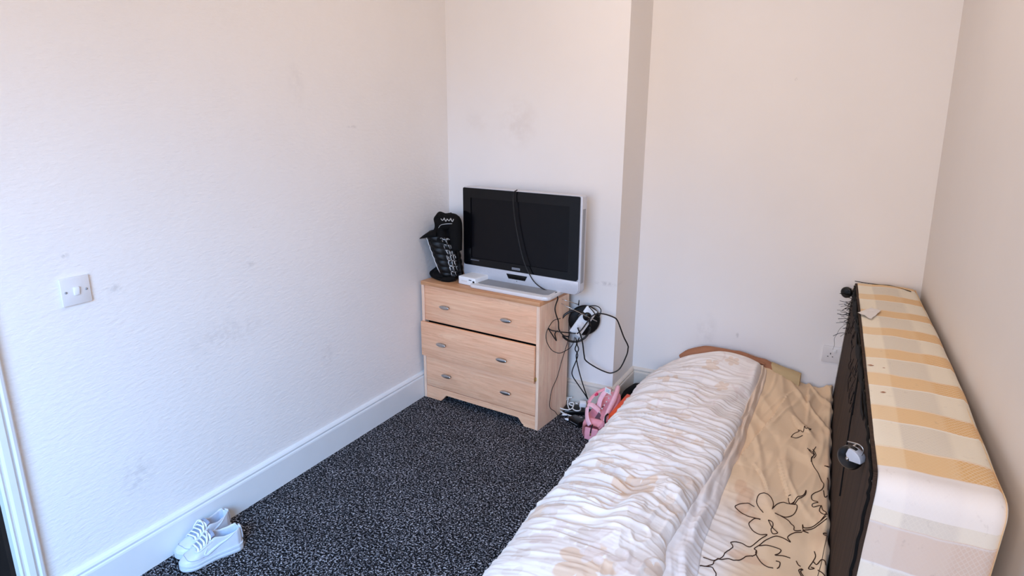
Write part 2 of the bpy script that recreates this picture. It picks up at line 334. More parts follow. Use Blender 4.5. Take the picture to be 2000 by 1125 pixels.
t = NT('charcoal_carpet'); v = t.coords()
n1 = t.noise(v, 135, 2, .6, .5); n2 = t.noise(v, 300, 2, .6); n3 = t.noise(v, 5, 3)
f = t.math('ADD', t.math('MULTIPLY', n1, .65), t.math('MULTIPLY', n2, .35))
c = t.ramp(f, [(.44, rgb(9, 9, 10)), (.515, rgb(28, 27, 30)), (.55, rgb(120, 117, 122)), (.605, rgb(205, 202, 206))])
c = t.mix(t.ramp(n3, [(.35, (.78, .78, .78)), (.65, (1, 1, 1))]), (0, 0, 0, 1), c)
t.set(c, .95, 0, .1); t.bump(f, .9, .012); m_carpet = t.m

def oak(name, axis, base=(247, 187, 147)):
    """printed oak laminate; the grain runs along the given local axis"""
    t = NT(name); sc = {'x': (1.2, 9, 14), 'z': (14, 9, 1.2), 'y': (9, 1.2, 14)}[axis]
    sc2 = {'x': (3, 60, 90), 'z': (90, 60, 3), 'y': (60, 3, 90)}[axis]
    r = t.n('ShaderNodeObjectInfo'); va = t.n('ShaderNodeVectorMath', operation='ADD')
    mpv = t.coords('Object'); t.l(mpv, va.inputs[0]); mulv = t.math('MULTIPLY', r.outputs['Random'], 7.0); t.l(mulv, va.inputs[1])
    m1 = t.n('ShaderNodeMapping'); m1.inputs['Scale'].default_value = sc; t.l(va.outputs[0], m1.inputs[0])
    m2 = t.n('ShaderNodeMapping'); m2.inputs['Scale'].default_value = sc2; t.l(va.outputs[0], m2.inputs[0])
    a = t.noise(m1.outputs[0], 1.5, 5, .6, 1.1); b = t.noise(m2.outputs[0], 1.5, 4, .6)
    # cathedral figure: rings cut by the noise
    rings = t.math('FRACT', t.math('MULTIPLY', a, 9.0)); fig = t.ramp(rings, [(0, (.88, .86, .84)), (.5, (1, 1, 1)), (1, (.94, .93, .92))])
    B = rgb(*base); L = rgb(min(255, base[0]+16), min(255, base[1]+20), min(255, base[2]+20)); Dk = rgb(base[0]-20, base[1]-26, base[2]-26)
    c = t.ramp(a, [(.28, Dk), (.5, B), (.72, L)])
    c = t.mix(1.0, c, fig, 'MULTIPLY'); c = t.mix(.35, c, t.ramp(b, [(.35, Dk), (.6, L)]))
    t.set(c, .42, 0, .4); return t.m
m_oak_x = oak('oak_laminate_grain_across', 'x'); m_oak_z = oak('oak_laminate_grain_upright', 'z', (250, 208, 178)); m_oak_top = oak('oak_laminate_top', 'x', (208, 150, 106))
m_chrome = plain('brushed_nickel', rgb(190, 188, 186), .28, 1.0, .5, .05, 60)
m_black_gap = plain('dark_inside', rgb(22, 16, 12), .9, 0, .1)
m_black_gloss = plain('piano_black_plastic', rgb(8, 9, 12), .12, 0, .3, .02, 8)
m_screen = plain('lcd_panel', rgb(12, 12, 16), .2, 0, .2, .02, 8)
m_silver = plain('silver_plastic', rgb(205, 206, 212), .35, .15, .5, .02, 90)
m_silver_dk = plain('grey_plastic', rgb(150, 150, 152), .4, .1, .5, .03, 40)
m_white_pl = plain('white_plastic', rgb(240, 240, 240), .35, 0, .5, .02, 20)
m_offwhite = plain('yellowed_white_plastic', rgb(226, 222, 220), .38, 0, .5, .02, 20)
m_black_pl = plain('black_plastic', rgb(12, 12, 13), .3, 0, .5, .05, 20)
m_rubber = plain('black_rubber', rgb(16, 15, 15), .55, 0, .4, .05, 30)
m_cable = plain('black_cable_sheath', rgb(14, 13, 13), .4, 0, .4, .05, 30)
m_wcable = plain('white_cable_sheath', rgb(232, 230, 226), .4, 0, .4, .03, 30)
m_steel = plain('steel', rgb(200, 196, 190), .25, 1.0)
m_brass = plain('brass', rgb(200, 180, 120), .3, 1.0)
m_logo = plain('logo_grey', rgb(150, 152, 158), .4, .3, .5)
m_grey_txt = plain('grey_print', rgb(105, 108, 116), .5)
m_bag = plain('black_glossy_nylon', rgb(8, 8, 9), .42, 0, .22, .1, 30)
m_bagcloth = plain('black_cloth', rgb(9, 9, 10), .85, 0, .2, .1, 60, .2)
m_silverprint = plain('silver_print', rgb(205, 205, 205), .3, .5, .5, .1, 60)
m_leather = plain('white_leather', rgb(208, 208, 213), .42, 0, .45, .02, 40, .05)
m_sole = plain('white_rubber_sole', rgb(206, 210, 215), .5, 0, .4, .03, 30)
m_lining = plain('pale_grey_lining', rgb(196, 200, 212), .85, 0, .2, .05, 80, .2)
m_mesh_grey = plain('grey_tongue_mesh', rgb(146, 152, 170), .85, 0, .2, .25, 160, .3)
m_flash = plain('pale_blue_grey_leather', rgb(214, 219, 232), .45, 0, .4, .03, 40)
m_lace = plain('white_lace', rgb(240, 240, 242), .8, 0, .2, .05, 200, .3)
m_stitch = plain('grey_seam', rgb(168, 172, 186), .8, 0, .2, .05, 60)
m_pink = plain('pink_nylon', rgb(240, 160, 170), .6, 0, .3, .06, 40, .1)
m_pink_lt = plain('pale_pink_webbing', rgb(246, 190, 200), .7, 0, .3, .05, 60, .1)
m_hotpink = plain('hot_pink', rgb(222, 60, 100), .6, 0, .3, .05, 40)
m_pink_in = plain('mauve_lining', rgb(120, 90, 100), .8, 0, .2, .1, 40)
m_orange = plain('orange_plastic', rgb(236, 84, 36), .35, 0, .5, .04, 30)
m_red = plain('dark_red_cloth', rgb(150, 40, 55), .8, 0, .2, .1, 40, .1)
m_paper = plain('white_paper', rgb(236, 230, 224), .8, 0, .2, .03, 40)
m_print_blue = plain('blue_grey_print', rgb(150, 180, 200), .7)
m_pillow = plain('brown_pillowcase', rgb(172, 118, 88), .85, 0, .2, .06, 14, .15)
m_khaki = plain('khaki_pillowcase', rgb(200, 172, 128), .85, 0, .2, .05, 14, .15)
m_ink = plain('dark_brown_embroidery', rgb(62, 36, 22), .8, 0, .2, .1, 60)
m_dish = plain('matt_black_plastic', rgb(9, 9, 10), .55, 0, .25, .05, 20)
m_hessian = NT('dark_underside_cloth'); _v = m_hessian.coords()
_c = m_hessian.ramp(m_hessian.noise(m_hessian.coords('Object', (60, 60, 1.5)), 1.0, 4, .6), [(.3, rgb(34, 25, 20)), (.55, rgb(60, 46, 38)), (.75, rgb(80, 62, 50))])
_wv = m_hessian.n('ShaderNodeTexWave', wave_type='BANDS', bands_direction='Z'); _wv.inputs['Scale'].default_value = 110; m_hessian.l(_v, _wv.inputs[0])
m_hessian.set(m_hessian.mix(.25, _c, m_hessian.ramp(_wv.outputs[1], [(0, rgb(20, 14, 11)), (1, rgb(92, 72, 58))])), .85, 0, .2); m_hessian.bump(_wv.outputs[1], .2, .002); m_hessian = m_hessian.m
def cloth(name, rough=.9):
    t = NT(name); a = t.n('ShaderNodeAttribute', attribute_name='Col'); v = t.coords()
    t.set(t.mix(t.ramp(t.noise(v, 9, 3), [(.3, (.96, .96, .96)), (.7, (1, 1, 1))]), (0, 0, 0, 1), a.outputs[0]), rough, 0, .15, None, .15)
    t.bump(t.noise(v, 900, 2), .12, .001); return t.m
m_duvet = cloth('printed_duvet_cotton'); m_sheet = cloth('beige_sheet_cotton')

# ------------------------------------------------------------ the room
XC, YA, XR, LEAN, ROOM_Y, ROOM_Z = 1.0351, .348, 2.415, -.062, -4.3, 2.5
fl = struct(mk('floor', *box(-.0, 2.75, ROOM_Y, .45, -.06, 0), m_carpet, smooth=False))
struct(mk('ceiling', *box(-.1, 2.8, ROOM_Y, .45, ROOM_Z, ROOM_Z+.06), m_ceiling, smooth=False))
DY0, DY1, DZ = -2.369, -3.17, 2.02
struct(mk('wall_left', *join(box(-.1, 0, DY0, .45, 0, ROOM_Z), box(-.1, 0, DY1, DY0, DZ, ROOM_Z), box(-.1, 0, ROOM_Y, DY1, 0, ROOM_Z)), m_wall_left, smooth=False))
struct(mk('wall_back', *box(0, XC, 0, .45, 0, ROOM_Z), m_wall_back, smooth=False))
struct(mk('wall_alcove', *box(XC, 2.5, YA, .45, 0, ROOM_Z), m_wall_alcove, smooth=False))
XN = XR+.047*(YA-ROOM_Y)   # the wall runs slightly out of square
Vr = np.array([(XR, YA, 0), (XN, ROOM_Y, 0), (XN+LEAN, ROOM_Y, ROOM_Z), (XR+LEAN, YA, ROOM_Z), (XR+.1, YA, 0), (XN+.1, ROOM_Y, 0), (XN+.1, ROOM_Y, ROOM_Z), (XR+.1, YA, ROOM_Z)])
struct(mk('wall_right', Vr, [[0, 3, 2, 1], [4, 5, 6, 7], [0, 1, 5, 4], [3, 7, 6, 2], [0, 4, 7, 3], [1, 2, 6, 5]], m_wall_right, smooth=False))
WX0, WX1, WZ0, WZ1 = .85, 2.35, .65, 2.25
struct(mk('wall_front', *join(box(-.1, WX0, ROOM_Y-.12, ROOM_Y, 0, ROOM_Z), box(WX1, 2.8, ROOM_Y-.12, ROOM_Y, 0, ROOM_Z), box(WX0, WX1, ROOM_Y-.12, ROOM_Y, 0, WZ0), box(WX0, WX1, ROOM_Y-.12, ROOM_Y, WZ1, ROOM_Z)), m_wall_back, smooth=False))
wf = [box(WX0, WX0+.05, ROOM_Y-.08, ROOM_Y-.03, WZ0, WZ1), box(WX1-.05, WX1, ROOM_Y-.08, ROOM_Y-.03, WZ0, WZ1), box(WX0, WX1, ROOM_Y-.08, ROOM_Y-.03, WZ0, WZ0+.05), box(WX0, WX1, ROOM_Y-.08, ROOM_Y-.03, WZ1-.05, WZ1), box(WX0, WX1, ROOM_Y-.08, ROOM_Y-.03, 1.48, 1.52)]
struct(mk('window_1', *join(*wf), m_gloss, smooth=False))
# hallway beyond the door opening on the left
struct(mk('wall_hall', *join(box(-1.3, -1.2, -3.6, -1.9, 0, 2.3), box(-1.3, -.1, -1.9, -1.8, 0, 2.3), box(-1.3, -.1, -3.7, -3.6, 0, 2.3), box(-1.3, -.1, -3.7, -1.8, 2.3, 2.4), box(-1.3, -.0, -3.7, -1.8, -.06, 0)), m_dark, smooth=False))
# skirting boards
SK = [(0, 0), (.018, 0), (.018, .118), (.0165, .124), (.012, .127), (.012, .131), (.0155, .134), (.0155, .138), (.011, .145), (.006, .149), (0, .150)]
struct(mk('baseboard_left', *sweep_profile(SK, (0, -2.300), (0, 0), (1, 0, 0)), m_gloss, smooth=False))
struct(mk('baseboard_back', *sweep_profile(SK, (0, 0), (XC+.018, 0), (0, -1, 0)), m_old_gloss, smooth=False))
struct(mk('baseboard_breast', *sweep_profile(SK, (XC, -.018), (XC, YA), (1, 0, 0)), m_old_gloss, smooth=False))
struct(mk('baseboard_alcove', *sweep_profile(SK, (XC, YA), (XR, YA), (0, -1, 0)), m_old_gloss, smooth=False))
# moulded door architrave
ARC = [(0, 0), (0, .012), (.006, .020), (.014, .022), (.020, .016), (.024, .016), (.030, .024), (.046, .024), (.052, .018), (.056, .018), (.062, .022), (.068, .018), (.070, 0)]
V = []; 
for z in (0, DZ+.06):
    for a, d in ARC: V.append((d, -2.300-a, z))
n = len(ARC); F = [[i, i+1, n+i+1, n+i] for i in range(n-1)]
dr = struct(mk('trim_1', V, F, m_gloss, smooth=False))
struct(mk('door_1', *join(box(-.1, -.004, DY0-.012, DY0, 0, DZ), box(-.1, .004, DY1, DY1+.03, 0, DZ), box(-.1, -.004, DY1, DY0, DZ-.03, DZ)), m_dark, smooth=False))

# ------------------------------------------------------------ light switch and socket
r = root('light_switch', (0, -2.07, 1.052), 'square white single light switch on the left wall', 'light switch')
def at(VF, p): return VF[0]+np.array(p), VF[1]
p = (0, -2.07, 1.052)
mk('plate', *at(box(0, .009, -.043, .043, -.043, .043, .003, 2), p), m_offwhite, r, angle=40)
mk('rocker', *at(xf(box(-.004, .004, -.008, .008, -.0125, .0125, .0015), (.0105, 0, 0), (0, .12, 0)), p), m_white_pl, r, angle=40)
for s in (-1, 1):
    mk('screw', *at(xf(lathe([(0, .002), (.003, .0018), (.004, 0)], 12), (.009, s*.030, 0), (0, math.pi/2, 0)), p), m_silver_dk, r)
p = (2.0205+.073, YA, .4135); r = root('wall_socket', p, 'white double plug socket on the alcove wall half behind the upright divan', 'socket')
mk('plate', *at(box(-.073, .073, -.009, 0, -.043, .043, .003, 2), p), m_offwhite, r, angle=40)
for sx in (-.036, .036):
    mk('outlet', *at(join(box(sx-.002, sx+.002, -.0096, -.006, .001, .009), box(sx-.0135, sx-.008, -.0096, -.006, -.0125, -.009), box(sx+.008, sx+.0135, -.0096, -.006, -.0125, -.009)), p), m_black_pl, r, smooth=False)
    mk('rocker', *at(xf(box(-.006, .006, -.004, .004, -.009, .009, .001), (sx+(.02 if sx < 0 else -.02), -.0105, .022), (.15, 0, 0)), p), m_white_pl, r, angle=40)

# ------------------------------------------------------------ chest of drawers (local frame: x -W..0, y 0..D from the front, z up)
W, DP, H = .7595, .3052, .6904
ch = root('chest_of_drawers', (.7775, -.3901, 0), 'oak-effect three-drawer chest standing in the corner under the television', 'chest of drawers', rz=-.0873, local=True)
mk('side_panel', *box(-.018, 0, 0, DP, 0, H-.022, .0012, 1), m_oak_z, ch, angle=40)
mk('side_panel', *box(-W, -W+.018, 0, DP, 0, H-.022, .0012, 1), m_oak_z, ch, angle=40)
mk('top', *box(-W-.001, .001, -.003, DP, H-.022, H, .002, 2), m_oak_top, ch, angle=40)
mk('back_panel', *box(-W+.018, -.018, DP-.012, DP-.004, .03, H-.022), m_black_gap, ch, smooth=False)
mk('inner_frame', *join(box(-W+.018, -.018, .035, .055, .055, H-.022), box(-W+.018, -.018, .012, .06, H-.034, H-.022)), m_black_gap, ch, smooth=False)
# plinth with shaped feet
def ogee(x0, x1, z0, z1, k=8): return [(x0+(x1-x0)*i/k, z0+(z1-z0)*(.5-.5*math.cos(math.pi*i/k))) for i in range(k+1)]
pz = .041
pl_ = [(-W+.018, 0), (-W+.018, .074), (-.018, .074), (-.018, 0), (-.088, 0)]+ogee(-.092, -.128, .010, pz)+ogee(-W+.160, -W+.124, pz, .010)+[(-W+.118, 0)]
mk('plinth', *extrude_poly(pl_, .004, .022, 'y', .001), m_oak_x, ch, smooth=False)
def handle(dr, x, z, y):
    # slim oval pull: a domed boat on two short stems
    n, k = 15, 10; V = []
    for i in range(n):
        s = -1+2*i/(n-1); hw = .0115*math.sqrt(max(0, 1-s*s))+.0004
        for j in range(k):
            a = math.pi*2*j/k; V.append((x+s*.033, y-.017-.0065*(1-.35*s*s)*math.cos(a)*(1 if math.cos(a) > 0 else .45), z+hw*math.sin(a)))
    F = grid_faces(n, k, True)+[list(range(k))[::-1], [(n-1)*k+j for j in range(k)]]
    st = [at(xf(lathe([(.0, 0), (.004, 0), (.004, .014), (0, .014)], 10), (0, 0, 0), (math.pi/2, 0, 0)), (x+q, y, z)) for q in (-.016, .016)]
    return mk('handle', *join((V, F), *st), m_chrome, dr)
for zz0, zz1, y, x0, x1, hz, hxs in ((.468, .668, .006, -W+.0195, -.0195, .565, (-.592, -.193)), (.263, .462, -.018, -W+.004, -.0175, .356, (-.602, -.204)), (.078, .259, .002, -W+.0195, -.0195, .169, (-.586, -.192))):
    d = mk('drawer', *join(box(x0, x1, y, y+.016, zz0, zz1, .0015, 2), box(x0+.03, x1-.03, y+.016, DP-.03, zz0+.02, zz1-.04)), m_oak_x, ch, angle=40)
    d['_off'] = [0, 0, 0]
    for hx in hxs: handle(d, hx, hz, y)
    if y < 0: mk('runner', *box(x1-.001, x1+.006, y+.006, .03, zz0+.012, zz0+.03, .001), m_brass, d, angle=40)

# ------------------------------------------------------------ television (local frame: x 0..W, y 0 front to back, z from the underside)
TA = math.radians(-5.0)
tv = root('television', (.2, -.17, .705), 'silver and black flat-screen television on the chest of drawers', 'television', rz=TA, local=True)
TW, TH = .7205, .495
def rrect(x0, x1, z0, z1, r, k=5):
    if not hasattr(r, '__len__'): r = (r,)*4
    P = []
    for (cx, cz, a0, rr) in ((x1-r[0], z0+r[0], -90, r[0]), (x1-r[1], z1-r[1], 0, r[1]), (x0+r[2], z1-r[2], 90, r[2]), (x0+r[3], z0+r[3], 180, r[3])):
        for i in range(k+1):
            a = math.radians(a0+90*i/k); P.append((cx+rr*math.cos(a), cz+rr*math.sin(a)))
    return P
mk('casing', *join(extrude_poly(rrect(0, TW, 0, TH, (.03, .012, .012, .03)), .004, .055, 'y', .004), extrude_poly(rrect(.05, TW-.05, .04, TH-.03, .03), .055, .10, 'y', .012)), m_silver, tv, angle=35)
# black gloss bezel frame round the panel
out_ = rrect(.006, TW-.010, .072, TH-.004, (.014, .008, .008, .014)); inn = rrect(.056, .655, .112, .440, .004)
Vb = [(x, -.003, z) for x, z in out_]+[(x, -.003, z) for x, z in inn]+[(x, .006, z) for x, z in out_]+[(x, .0035, z) for x, z in inn]
nb = len(out_); Fb = []
for i in range(nb):
    j = (i+1) % nb; Fb += [[i, j, nb+j, nb+i], [i, 2*nb+i, 2*nb+j, j], [nb+i, nb+j, 3*nb+j, 3*nb+i]]
mk('bezel', Vb, Fb, m_black_gloss, tv, angle=30)
mk('screen', *box(.05, .661, .0025, .006, .106, .446), m_screen, tv, smooth=False)
mk('speaker_panel', *extrude_poly(rrect(.004, TW-.004, .002, .0715, (.028, .003, .003, .028)), -.004, .01, 'y', .003), m_silver, tv, angle=35)
mk('sensor_window', *extrude_poly([(.302, .030), (.405, .030), (.419, .056), (.288, .056)], -.0055, -.002, 'y', .001), m_black_gloss, tv, angle=35)
mk('power_light', *at(xf(lathe([(0, .0015), (.002, .001), (.0025, 0)], 10), (0, 0, 0), (math.pi/2, 0, 0)), (.354, -.004, .022)), m_black_pl, tv)
lg = mk('logo', *box(.322, .373, -.0042, -.002, .0815, .0935, .0006, 1), m_logo, tv, angle=35); lg['label'] = 'small grey maker plate'; lg['_off'] = [0, 0, 0]
mk('lettering', *join(*[box(.326+a, .326+b, -.0047, -.004, .0845, .0905) for a, b in ((.0, .005), (.008, .012), (.0145, .020), (.0225, .028), (.030, .035), (.037, .042))]), m_grey_txt, lg, smooth=False)
bd = mk('badge', *join(*[box(.054+.0052*k, .054+.0052*k+.0036, -.0038, -.002, .0985+.0008*(k % 2), .1045) for k in range(11)]), m_grey_txt, tv, smooth=False); bd['label'] = 'row of tiny grey lettering'; bd['kind'] = 'stuff'
mk('side_vent', *join(*[box(TW-.0005, TW+.001, .012+.006*k, .015+.006*k, .06, .43) for k in range(5)]), m_silver_dk, tv, smooth=False)
# swivel stand: a thin shaped plate with a neck
stp = [(.160, -.140), (.59, -.140), (.614, -.130), (.622, -.110), (.614, .05), (.59, .075), (.18, .075), (.15, .05), (.138, -.115), (.145, -.135)]
mk('stand', *extrude_poly(stp, -.0145, .006, 'z', .006), m_offwhite, tv, angle=35)
mk('stand_inlay', *extrude_poly([(.185, -.104), (.58, -.104), (.598, -.092), (.592, .03), (.17, .03), (.165, -.092)], .0055, .0072, 'z', .0006), m_silver_dk, tv, angle=35)
mk('neck', *box(.27, .49, .015, .06, -.01, .05, .006), m_silver_dk, tv, angle=35)

# ------------------------------------------------------------ white set-top box beside the stand
cs_, sn_ = math.cos(-.10), math.sin(-.10)
sb = root('set_top_box', (.25, -.27, .6904), 'small white plastic box on the chest between black bag and television stand', 'box', rz=-.15, local=True)
mk('body', *box(-.012, .105, -.012, .12, .001, .045, .005, 3), m_white_pl, sb, angle=40)
mk('front_panel', *box(.01, .05, -.0132, -.010, .018, .027, .0005, 1), m_offwhite, sb, angle=40)
mk('port', *join(box(.062, .08, -.013, -.010, .030, .034), box(.088, .101, -.013, -.009, .004, .030)), m_black_pl, sb, smooth=False)
def lump(c, h, seed, e=.8):
    V = []; n, k = 20, 28
    for i in range(n):
        a = -math.pi/2+math.pi*i/(n-1)
        for j in range(k):
            b = 2*math.pi*j/k; d = np.array((math.copysign(abs(math.cos(a)*math.cos(b))**e, math.cos(a)*math.cos(b)), math.copysign(abs(math.cos(a)*math.sin(b))**e, math.cos(a)*math.sin(b)), math.copysign(abs(math.sin(a))**e, math.sin(a))))
            w_ = 1+.14*float(perlin(np.array(b*1.2+seed), np.array(a*2.2)))
            V.append((c[0]+h[0]*d[0]*w_, c[1]+h[1]*d[1]*w_, max(.001, c[2]+h[2]*d[2]*w_)))
    return np.array(V), grid_faces(n, k, True)
# ------------------------------------------------------------ black quilted bag
bag = root('quilted_bag', (.13, -.21, .6904), 'black glossy quilted bag with silver print leaning in the corner left of the television', 'bag')
def bag_surf(phi, t, off=0.0):
    """phi round the bag, t 0 base .. 1 shoulder"""
    cx = .152-.070*t; cy = -.205-.004*t; z = .705+.235*t
    hx = .052+.020*math.sin(math.pi*min(1, t*1.1)*.5); hy = .060+.018*t
    if t < .12: k = math.sqrt(1-(1-t/.12)**2)*.25+.75; hx *= k; hy *= k
    c, s = math.cos(phi), math.sin(phi); e = .62
    x = hx*math.copysign(abs(c)**e, c); y = hy*math.copysign(abs(s)**e, s)
    # quilting: pillows between stitched lines
    qu = abs(math.sin(phi*4.0)); qt = abs(math.sin(t*math.pi*7)); puff = .007*(qu*qt)**.5+off
    nx, ny = c, s
    rz = .35; x, y = x+nx*puff, y+ny*puff
    X = x*math.cos(rz)-y*math.sin(rz); Y = x*math.sin(rz)+y*math.cos(rz)
    return (cx+X, cy+Y, z+.35*X*-.30)
nt, nphi = 72, 128
V = [bag_surf(2*math.pi*j/nphi, i/(nt-1)) for i in range(nt) for j in range(nphi)]
F = grid_faces(nt, nphi, True); F.append(list(range(nphi))[::-1]); F.append([(nt-1)*nphi+j for j in range(nphi)])
mk('body', V, F, m_bag, bag)
# gathered cloth collar rising above the shoulder
V = []; nt2, np2 = 16, 48
for i in range(nt2):
    t = i/(nt2-1); rr = .076-.040*t**.7+.008*math.sin(t*9); cz = .905+.145*t
    for j in range(np2):
        a = 2*math.pi*j/np2; wob = 1+.16*perlin(np.array(a*1.3+5), np.array(t*3.0))+.10*math.sin(a*6+t*3)
        V.append((.092+.014*t+rr*wob*math.cos(a)*1.05, -.215+rr*wob*math.sin(a)*1.0, cz+.008*math.sin(a*3)))
F = grid_faces(nt2, np2, True); F.append([(nt2-1)*np2+j for j in range(np2)])
mk('collar', V, F, m_bagcloth, bag)
# pointed flap sticking out to the left, right shoulder behind the set, strap lump at the foot
fp = [(.10, -.275, .955), (.06, -.29, .945), (.030, -.297, .932), (.004, -.302, .919)]
mk('flap', *tube(fp, [.040, .034, .020, .003], 12, 6, (.9, .35, (0, -.3, 1))), m_bagcloth, bag)
mk('shoulder', *tube([(.09, -.235, .990), (.14, -.232, 1.012), (.178, -.224, 1.016), (.186, -.220, .96), (.184, -.220, .86)], [.04, .042, .040, .036, .034], 14, 6), m_bagcloth, bag)
mk('strap', *tube([(.045, -.20, .74), (.028, -.215, .715), (.05, -.24, .702), (.11, -.272, .700), (.15, -.285, .702)], [.016, .022, .018, .014, .010], 12, 6, (1, .6, (0, 0, 1))), m_bagcloth, bag)
mk('base', *lump((.100, -.215, .715), (.056, .055, .026), 4, .8), m_bagcloth, bag)
mk('strap', *tube([(.13, -.28, .70), (.17, -.275, .705), (.20, -.255, .71)], [.012, .016, .012], 10, 5), m_bagcloth, bag)
# silver piping down the left edge and silver printed strokes over the quilts
def on_bag(pts, off=.0022): return [bag_surf(p, t, off) for p, t in pts]
PH0 = math.radians(252)
def line_on(phi, t0, t1, n=14, off=.003): return on_bag([(phi, t0+(t1-t0)*k/(n-1)) for k in range(n)], off)
mk('piping', *tube(line_on(math.radians(206), .12, .97), .0018, 6, 1), m_silverprint, bag)
mk('piping', *tube(line_on(math.radians(217), .10, .97), .0013, 6, 1), m_silverprint, bag)
strokes = []; rs = random.Random(5)
def stroke(pts, wd=.0016): strokes.append(tube(on_bag(pts, .0026), wd, 5, 3, (1.3, .6, (0, 0, 1))))
dph = math.pi/4
for c_ in range(3):
    for k in range(7 if c_ < 2 else 6):
        a0 = math.radians(279)+c_*.27; t0 = .10+k/7*.88; a1 = a0+.21; t1 = t0+.098
        if c_ == 2 and k < 1: continue
        kind = (c_*3+k*2) % 5; wd = .0034 if c_ == 0 and k in (0, 1, 4) else .0022
        if kind == 0: stroke([(a1, t1), (a0, t1), (a0, t0)], wd)
        elif kind == 1: stroke([(a0, t1), (a0, t0), (a1, t0)], wd); stroke([(a0+.09, t1-.02), (a0+.09, t0+.02)], wd)
        elif kind == 2: stroke([(a0, t0), (a0, t1), (a1, t1), (a1, t0+.04)], wd)
        elif kind == 3: stroke([(a0, t1), (a1, t1)], wd); stroke([(a0+.05, t1), (a0+.12, t0+.01)], wd)
        else: stroke([(a1, t0), (a0, t0), (a0, t1), (a0+.12, t1)], wd)
for k in range(9): stroke([(math.radians(274)+.08*k, .965+.02*(k % 2)), (math.radians(274)+.08*k+.05, .985-.02*(k % 3))], .0022)
o = mk('printed_strokes', *join(*strokes), m_silverprint, bag); o['kind'] = 'stuff'
st2 = [tube([(.128+.018*k, -.274+.004*k, 1.034+.006*(k % 2)), (.14+.018*k, -.276+.004*k, 1.026-.004*(k % 2)), (.146+.018*k, -.272+.004*k, 1.036)], .0022, 5, 3) for k in range(4)]
o = mk('printed_strokes', *join(*st2, tube([(.118, -.284, .985), (.135, -.287, 1.002), (.165, -.282, 1.010), (.195, -.268, 1.012)], .0016, 5, 4)), m_silverprint, bag); o['kind'] = 'stuff'

# ------------------------------------------------------------ cables and the indoor aerial beside the chest
AN = np.array((.47, -.88, 0)); AN /= np.linalg.norm(AN); AT = np.array((.88, .47, 0)); AT /= np.linalg.norm(AT)
def disc_frame(c, a, z, d=0.0): return np.array(c)+AT*a+np.array((0, 0, z))+AN*d
def aplace(VF, c):   # local x -> AT, local y -> z, local z -> AN (towards the room)
    V = np.asarray(VF[0]); return np.array(c)+V[:, :1]*AT+V[:, 1:2]*np.array((0, 0, 1.0))+V[:, 2:3]*AN, VF[1]
ac = np.array((.885, -.068, .524)); ae = root('indoor_aerial', tuple(ac), 'black round indoor aerial with loop hanging in cables beside the chest', 'aerial')
mk('dish', *aplace(xf(lathe([(0, -.012), (.05, -.010), (.080, -.004), (.084, .002), (.078, .010), (.045, .014), (0, .015)], 40), (0, .002, 0), (0, 0, 0)), ac), m_dish, ae)
th = math.atan2(.11, .07)
mk('panel', *aplace(xf(box(-.088, .080, -.033, .033, .012, .024, .006, 2), (-.004, .004, 0), (0, 0, th)), ac), m_white_pl, ae, angle=40)
mk('dial', *aplace(xf(lathe([(0, .004), (.017, .004), (.0195, .002), (.0195, 0)], 24), (-.018, -.020, .024), (0, 0, 0)), ac), m_offwhite, ae, angle=40)
mk('knob', *aplace(xf(lathe([(0, .016), (.018, .015), (.0225, .010), (.0235, 0)], 24), (.012, .030, .022), (0, 0, 0)), ac), m_black_pl, ae)
rc = np.array((.854, -.118, .501)); ring = [rc+AT*.080*math.cos(a)+np.array((0, 0, .086))*math.sin(a) for a in np.linspace(0, 2*math.pi, 49)]
mk('loop', *tube(ring, .0058, 10, 1), m_black_pl, ae)
mk('clip', *tube([(.868, -.12, .56), (.885, -.112, .575), (.90, -.105, .57)], .006, 8, 4), m_black_pl, ae)
mk('rod', *tube([D['rod1'][0], D['rod1'][1]], [.0018, .0024], 8, 1), m_steel, ae)
mk('rod', *tube([D['rod2'][0], tuple((np.array(D['rod2'][0])+np.array(D['rod2'][1]))/2), D['rod2'][1]], [.0017, .0020, .0027], 8, 1), m_steel, ae)
mk('rod_tip', *tube([D['ant_tip'][0], D['ant_tip'][1]], [.0025, .004], 8, 1), m_black_pl, ae)
mk('small_cable_loop', *tube(D['small_loop'], .0024, 8), m_cable, ae)
def cable(pts, r, label, m=None, name='black_cable', cat='cable', group=None):
    pts = [tuple(p) for p in pts]; base = min(pts, key=lambda q: q[2])
    o = mk(name, *tube(pts, r, 8), m or m_cable, None, True, base); return tag(o, label, cat, group)
cable(D['tv_cable_front'][:1]+D['tv_cable_front'], .0028, 'black lead draped down over the front of the television screen')
tvs = [D['tv_cable_front'][-1], (.800, -.262, .7075)]+[(.812, -.258, .69)]+D['tv_cable_side'][2:]
cable(tvs, .0033, 'black lead dropping from the stand corner down beside the chest into the aerial')
cable(D['big_loop'], .0036, 'black lead swinging out in one wide loop against the breast wall')
cable(D['strand_left'], .0031, 'left strand of the two black leads hanging into the pink bag')
cable(D['strand_right'], .0031, 'right strand of the two black leads hanging into the pink bag')
cable(D['thin_loop'], .0020, 'thin black wire making a round loop over the chest side')
cable(D['squiggle'], .0030, 'black wire bent into a sharp point over the chest side')
dc = list(D['down_cable']); dc[-2:] = [(.803, -.235, .05), (.815, -.205, .010), (.835, -.18, .006)]
cable(dc, .0018, 'thin black wire running down the chest side to the carpet')
